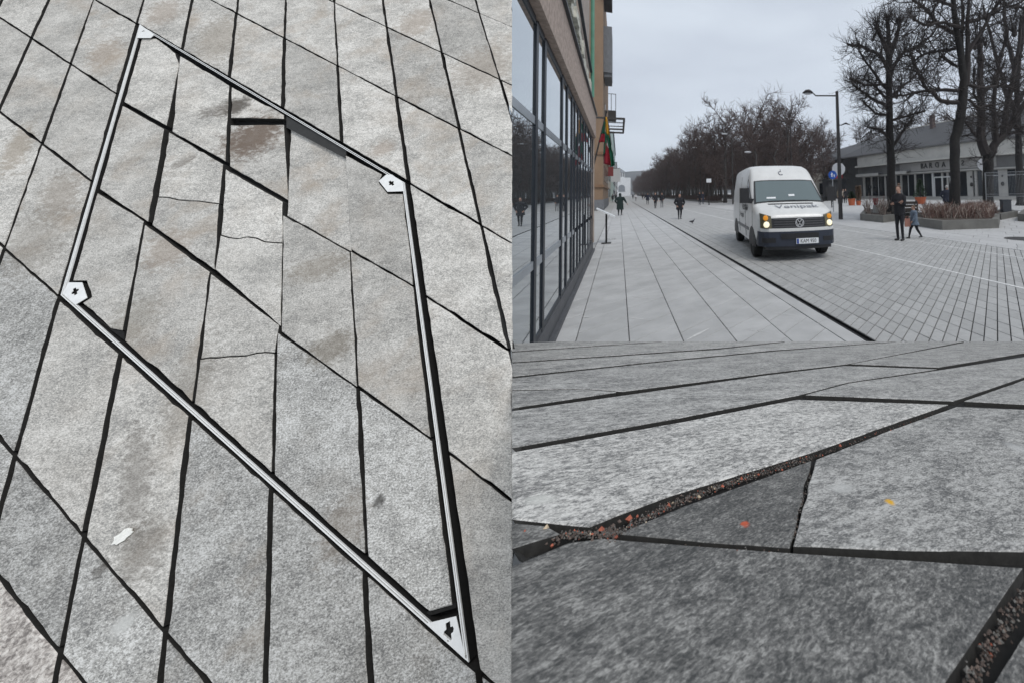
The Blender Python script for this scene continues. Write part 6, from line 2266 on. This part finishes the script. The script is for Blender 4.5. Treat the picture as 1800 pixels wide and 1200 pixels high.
    # eyes and mouth
    if hands_fine:
        fm = MB()
        for s in (-1, 1):
            fm.ball((s * .030, hy + .086, hz + .012), (.012, .006, .007), 8, 5)
        fm.ball((0, hy + .094, hz - .062), (.022, .006, .006), 8, 5)
        child('face_marks', fm.mesh('face_marks', M['hair_dark']))
    if coat is not None:
        cm = MB()
        L = coat_len
        hw = 0.86 if L < 0.2 else 1.0
        sl = 0.84 if L < 0.2 else 1.0
        zz = .95 - L
        cm.loft([ell((0, -.01, zz), hw * .225 * b + abs(stride) * .05, hw * .175 * b + abs(stride) * .08, 14), ell((0, -.01, zz + .14), (.5 + .5 * hw) * .215 * b, (.5 + .5 * hw) * .165 * b, 14), ell((0, 0, .98), .20 * b, .15 * b, 14), ell((0, lean * .4, 1.15), .19 * b, .14 * b, 14),
                 ell((0, lean * .7, 1.32), .205 * b, .14 * b, 14), ell((0, lean, 1.43), .175 * b, .11 * b, 14), ell((0, lean, 1.50), .085, .08, 14)])
        for sh, el, wr in arm_paths:
            cm.tube([sh, sh.lerp(el, .5), el, el.lerp(wr, .5), wr - (wr - el).normalized() * .015], [.085 * b * sl, .075 * b * sl, .068 * b * sl, .062 * sl, .054 * sl], 9)
        if hood:
            cm.ball((0, hy - .03, hz - .01), (.115, .105, .14), 12, 8)
        cme = remesh(cm, max(.016, vox * .8), 3)
        cme.materials.clear()
        cme.materials.append(coat)
        cme.polygons.foreach_set('material_index', [0] * len(cme.polygons))
        child('coat', cme)
    return root
# --- the woman with folded arms and the child
g = ground_at(1583, 423)
kk = (g - EYE).dot(FWD) / FPX
person((g.x, g.y, 0.0), 102.5 * kk / 1.06, R(-112), 'woman in black with a bun and folded arms looking left, beside a small child', M['black_cloth'], M['black_cloth'], M['hair_blond'], coat=M['black_cloth'], coat_len=0.14, arms=('cross', 'cross'), vox=0.013, bun=True, hands_fine=True, build=0.94)
g = ground_at(1608, 419.5)
kk = (g - EYE).dot(FWD) / FPX
ch_h = 58 * kk
person((g.x, g.y, 0.0), ch_h, R(-75), 'small child in a patterned grey-blue jacket and dark leggings striding left', M['child_jacket'], M['black_cloth'], M['hair_brown'], coat=M['child_jacket'], coat_len=0.24, stride=0.62, arms=('swing_f', 'swing_b'), vox=0.016, build=1.22, hands_fine=True, cap=M['hair_brown'])
bg = ground_at(1597, 420)
bz = at_depth(1597, 384, (bg - EYE).dot(FWD)).z
bag = empty('carrier_bag', (bg.x, bg.y + .02, bz - 15 * kk), rz=R(-25), label='dusky pink carrier bag hanging between the woman and the child', cat='bag')
MB().box((0, 0, 7 * kk), (9.5 * kk, .07, 14 * kk), taper=0.9).build('body', M['bag_pink'], bag)
MB().tube([(-2.5 * kk, 0, 14 * kk), (-2 * kk, 0, 18 * kk), (2 * kk, 0, 18 * kk), (2.5 * kk, 0, 14 * kk)], .006, 5).build('handle', M['bag_pink'], bag)
def walker(u, vf, vh, face, label, top, legs, hair, **kw):
    """feet seen at (u, vf), head top at vh; stands on the level street at the distance its height implies"""
    g = ground_at(u, vf)
    dep = min((g - EYE).dot(FWD), 1.74 * FPX / (vf - vh))
    dep = max(dep, 1.60 * FPX / (vf - vh))
    p = at_depth(u, vf, dep)
    return person((p.x, p.y, 0.0), (vf - vh) * dep / FPX, face, label, top, legs, hair, **kw)
walker(1195, 385.5, 341, R(175), 'man in a long black coat walking towards the viewer on the road', M['black_cloth'], M['black_cloth'], M['hair_dark'], coat=M['black_cloth'], coat_len=0.30, arms=('pocket', 'pocket'), stride=0.25, build=1.12)
walker(1090, 377.5, 338.5, R(5), 'person in a long dark green coat walking away on the sidewalk', M['green_cloth'], M['black_cloth'], M['hair_dark'], coat=M['green_cloth'], coat_len=0.50, arms=('pocket', 'out'), stride=0.2, hood=True, build=1.2)
walker(1152, 364.5, 337, R(170), 'person in black with dark trousers, left one of the strolling pair', M['black_cloth'], M['black_cloth'], M['hair_brown'], coat=M['black_cloth'], coat_len=0.12, arms=('down', 'pocket'), stride=0.3, vox=.03)
walker(1163.5, 364, 337.5, R(190), 'person in a dark jacket and grey trousers, right one of the strolling pair', M['black_cloth'], M['grey_cloth'], M['hair_dark'], coat=M['black_cloth'], coat_len=0.12, arms=('pocket', 'down'), stride=0.3, vox=.03)
walker(1138.5, 355.5, 335.5, R(180), 'broad figure in a billowing black coat further down the road', M['black_cloth'], M['grey_cloth'], M['hair_dark'], coat=M['navy_cloth'], coat_len=0.25, arms=('out', 'out'), build=1.3, vox=.035)
walker(1117.5, 348, 335, R(10), 'distant person in a white jacket and grey trousers', M['white_cloth'], M['grey_cloth'], M['hair_brown'], vox=.035, stride=.3)
walker(1112.5, 345.5, 335.5, R(0), 'distant dark figure just left of the one in white', M['navy_cloth'], M['black_cloth'], M['hair_dark'], vox=.035)
walker(1129.5, 346.5, 335.5, R(180), 'distant dark figure left of the billowing coat', M['black_cloth'], M['black_cloth'], M['hair_dark'], vox=.035)
walker(1076.8, 349, 334.5, R(0), 'far figure in black on the sidewalk, nearest the house walls', M['black_cloth'], M['black_cloth'], M['hair_dark'], vox=.035)
walker(1082.3, 348.5, 335.5, R(0), 'far figure in black on the sidewalk beside another', M['black_cloth'], M['black_cloth'], M['hair_dark'], vox=.035)
# by the lamp and under the trees
walker(1463, 360.5, 328, R(170), 'person in navy standing under the blue sign', M['navy_cloth'], M['black_cloth'], M['hair_dark'], coat=M['navy_cloth'], coat_len=.25, vox=.03)
walker(1474, 353, 327.5, R(150), 'person in an olive jacket left of the lamp post', M['olive_cloth'], M['black_cloth'], M['hair_brown'], coat=M['olive_cloth'], coat_len=.1, vox=.03, build=1.1)
walker(1482.5, 352, 327.5, R(200), 'person in a pale jacket right of the lamp post', M['beige_cloth'], M['black_cloth'], M['hair_dark'], vox=.03)
walker(1486.5, 352, 326.5, R(200), 'person in black behind the one in the pale jacket', M['black_cloth'], M['black_cloth'], M['hair_dark'], vox=.03)
walker(1230, 353, 330, R(180), 'dark figure under the trees left of the white board', M['black_cloth'], M['black_cloth'], M['hair_dark'], vox=.035)
walker(1235.5, 352.5, 331, R(180), 'figure in jeans and navy under the trees, right beside the white board', M['navy_cloth'], M['jeans'], M['hair_brown'], vox=.035)
p = at_depth(1666, 384, 24.0)
person((p.x, p.y, 0), 1.78, R(60), 'grey-haired man in a navy jacket half hidden by the leaning trunk', M['navy_cloth'], M['black_cloth'], M['hair_grey'], coat=M['navy_cloth'], coat_len=.2, arms=('pocket', 'phone'), vox=.025, lean=.06, build=1.15)

# ------------------------------------------------------------------ winter haze between the viewer and the far hill
hz = bpy.data.materials.new('winter_haze')
hz.use_nodes = True
hz.node_tree.nodes.clear()
_o = hz.node_tree.nodes.new('ShaderNodeOutputMaterial')
_v = hz.node_tree.nodes.new('ShaderNodeVolumePrincipled')
_v.inputs['Color'].default_value = (0.86, 0.90, 0.95, 1)
_v.inputs['Density'].default_value = 0.00042
_v.inputs['Anisotropy'].default_value = 0.2
hz.node_tree.links.new(_v.outputs['Volume'], _o.inputs['Volume'])
MB().box((100, 440, 31.0), (1660, 1040, 65.0)).build('haze', hz, kind='stuff', label='thin pale winter haze over the street, the boulevard and the far hill', cat='haze')
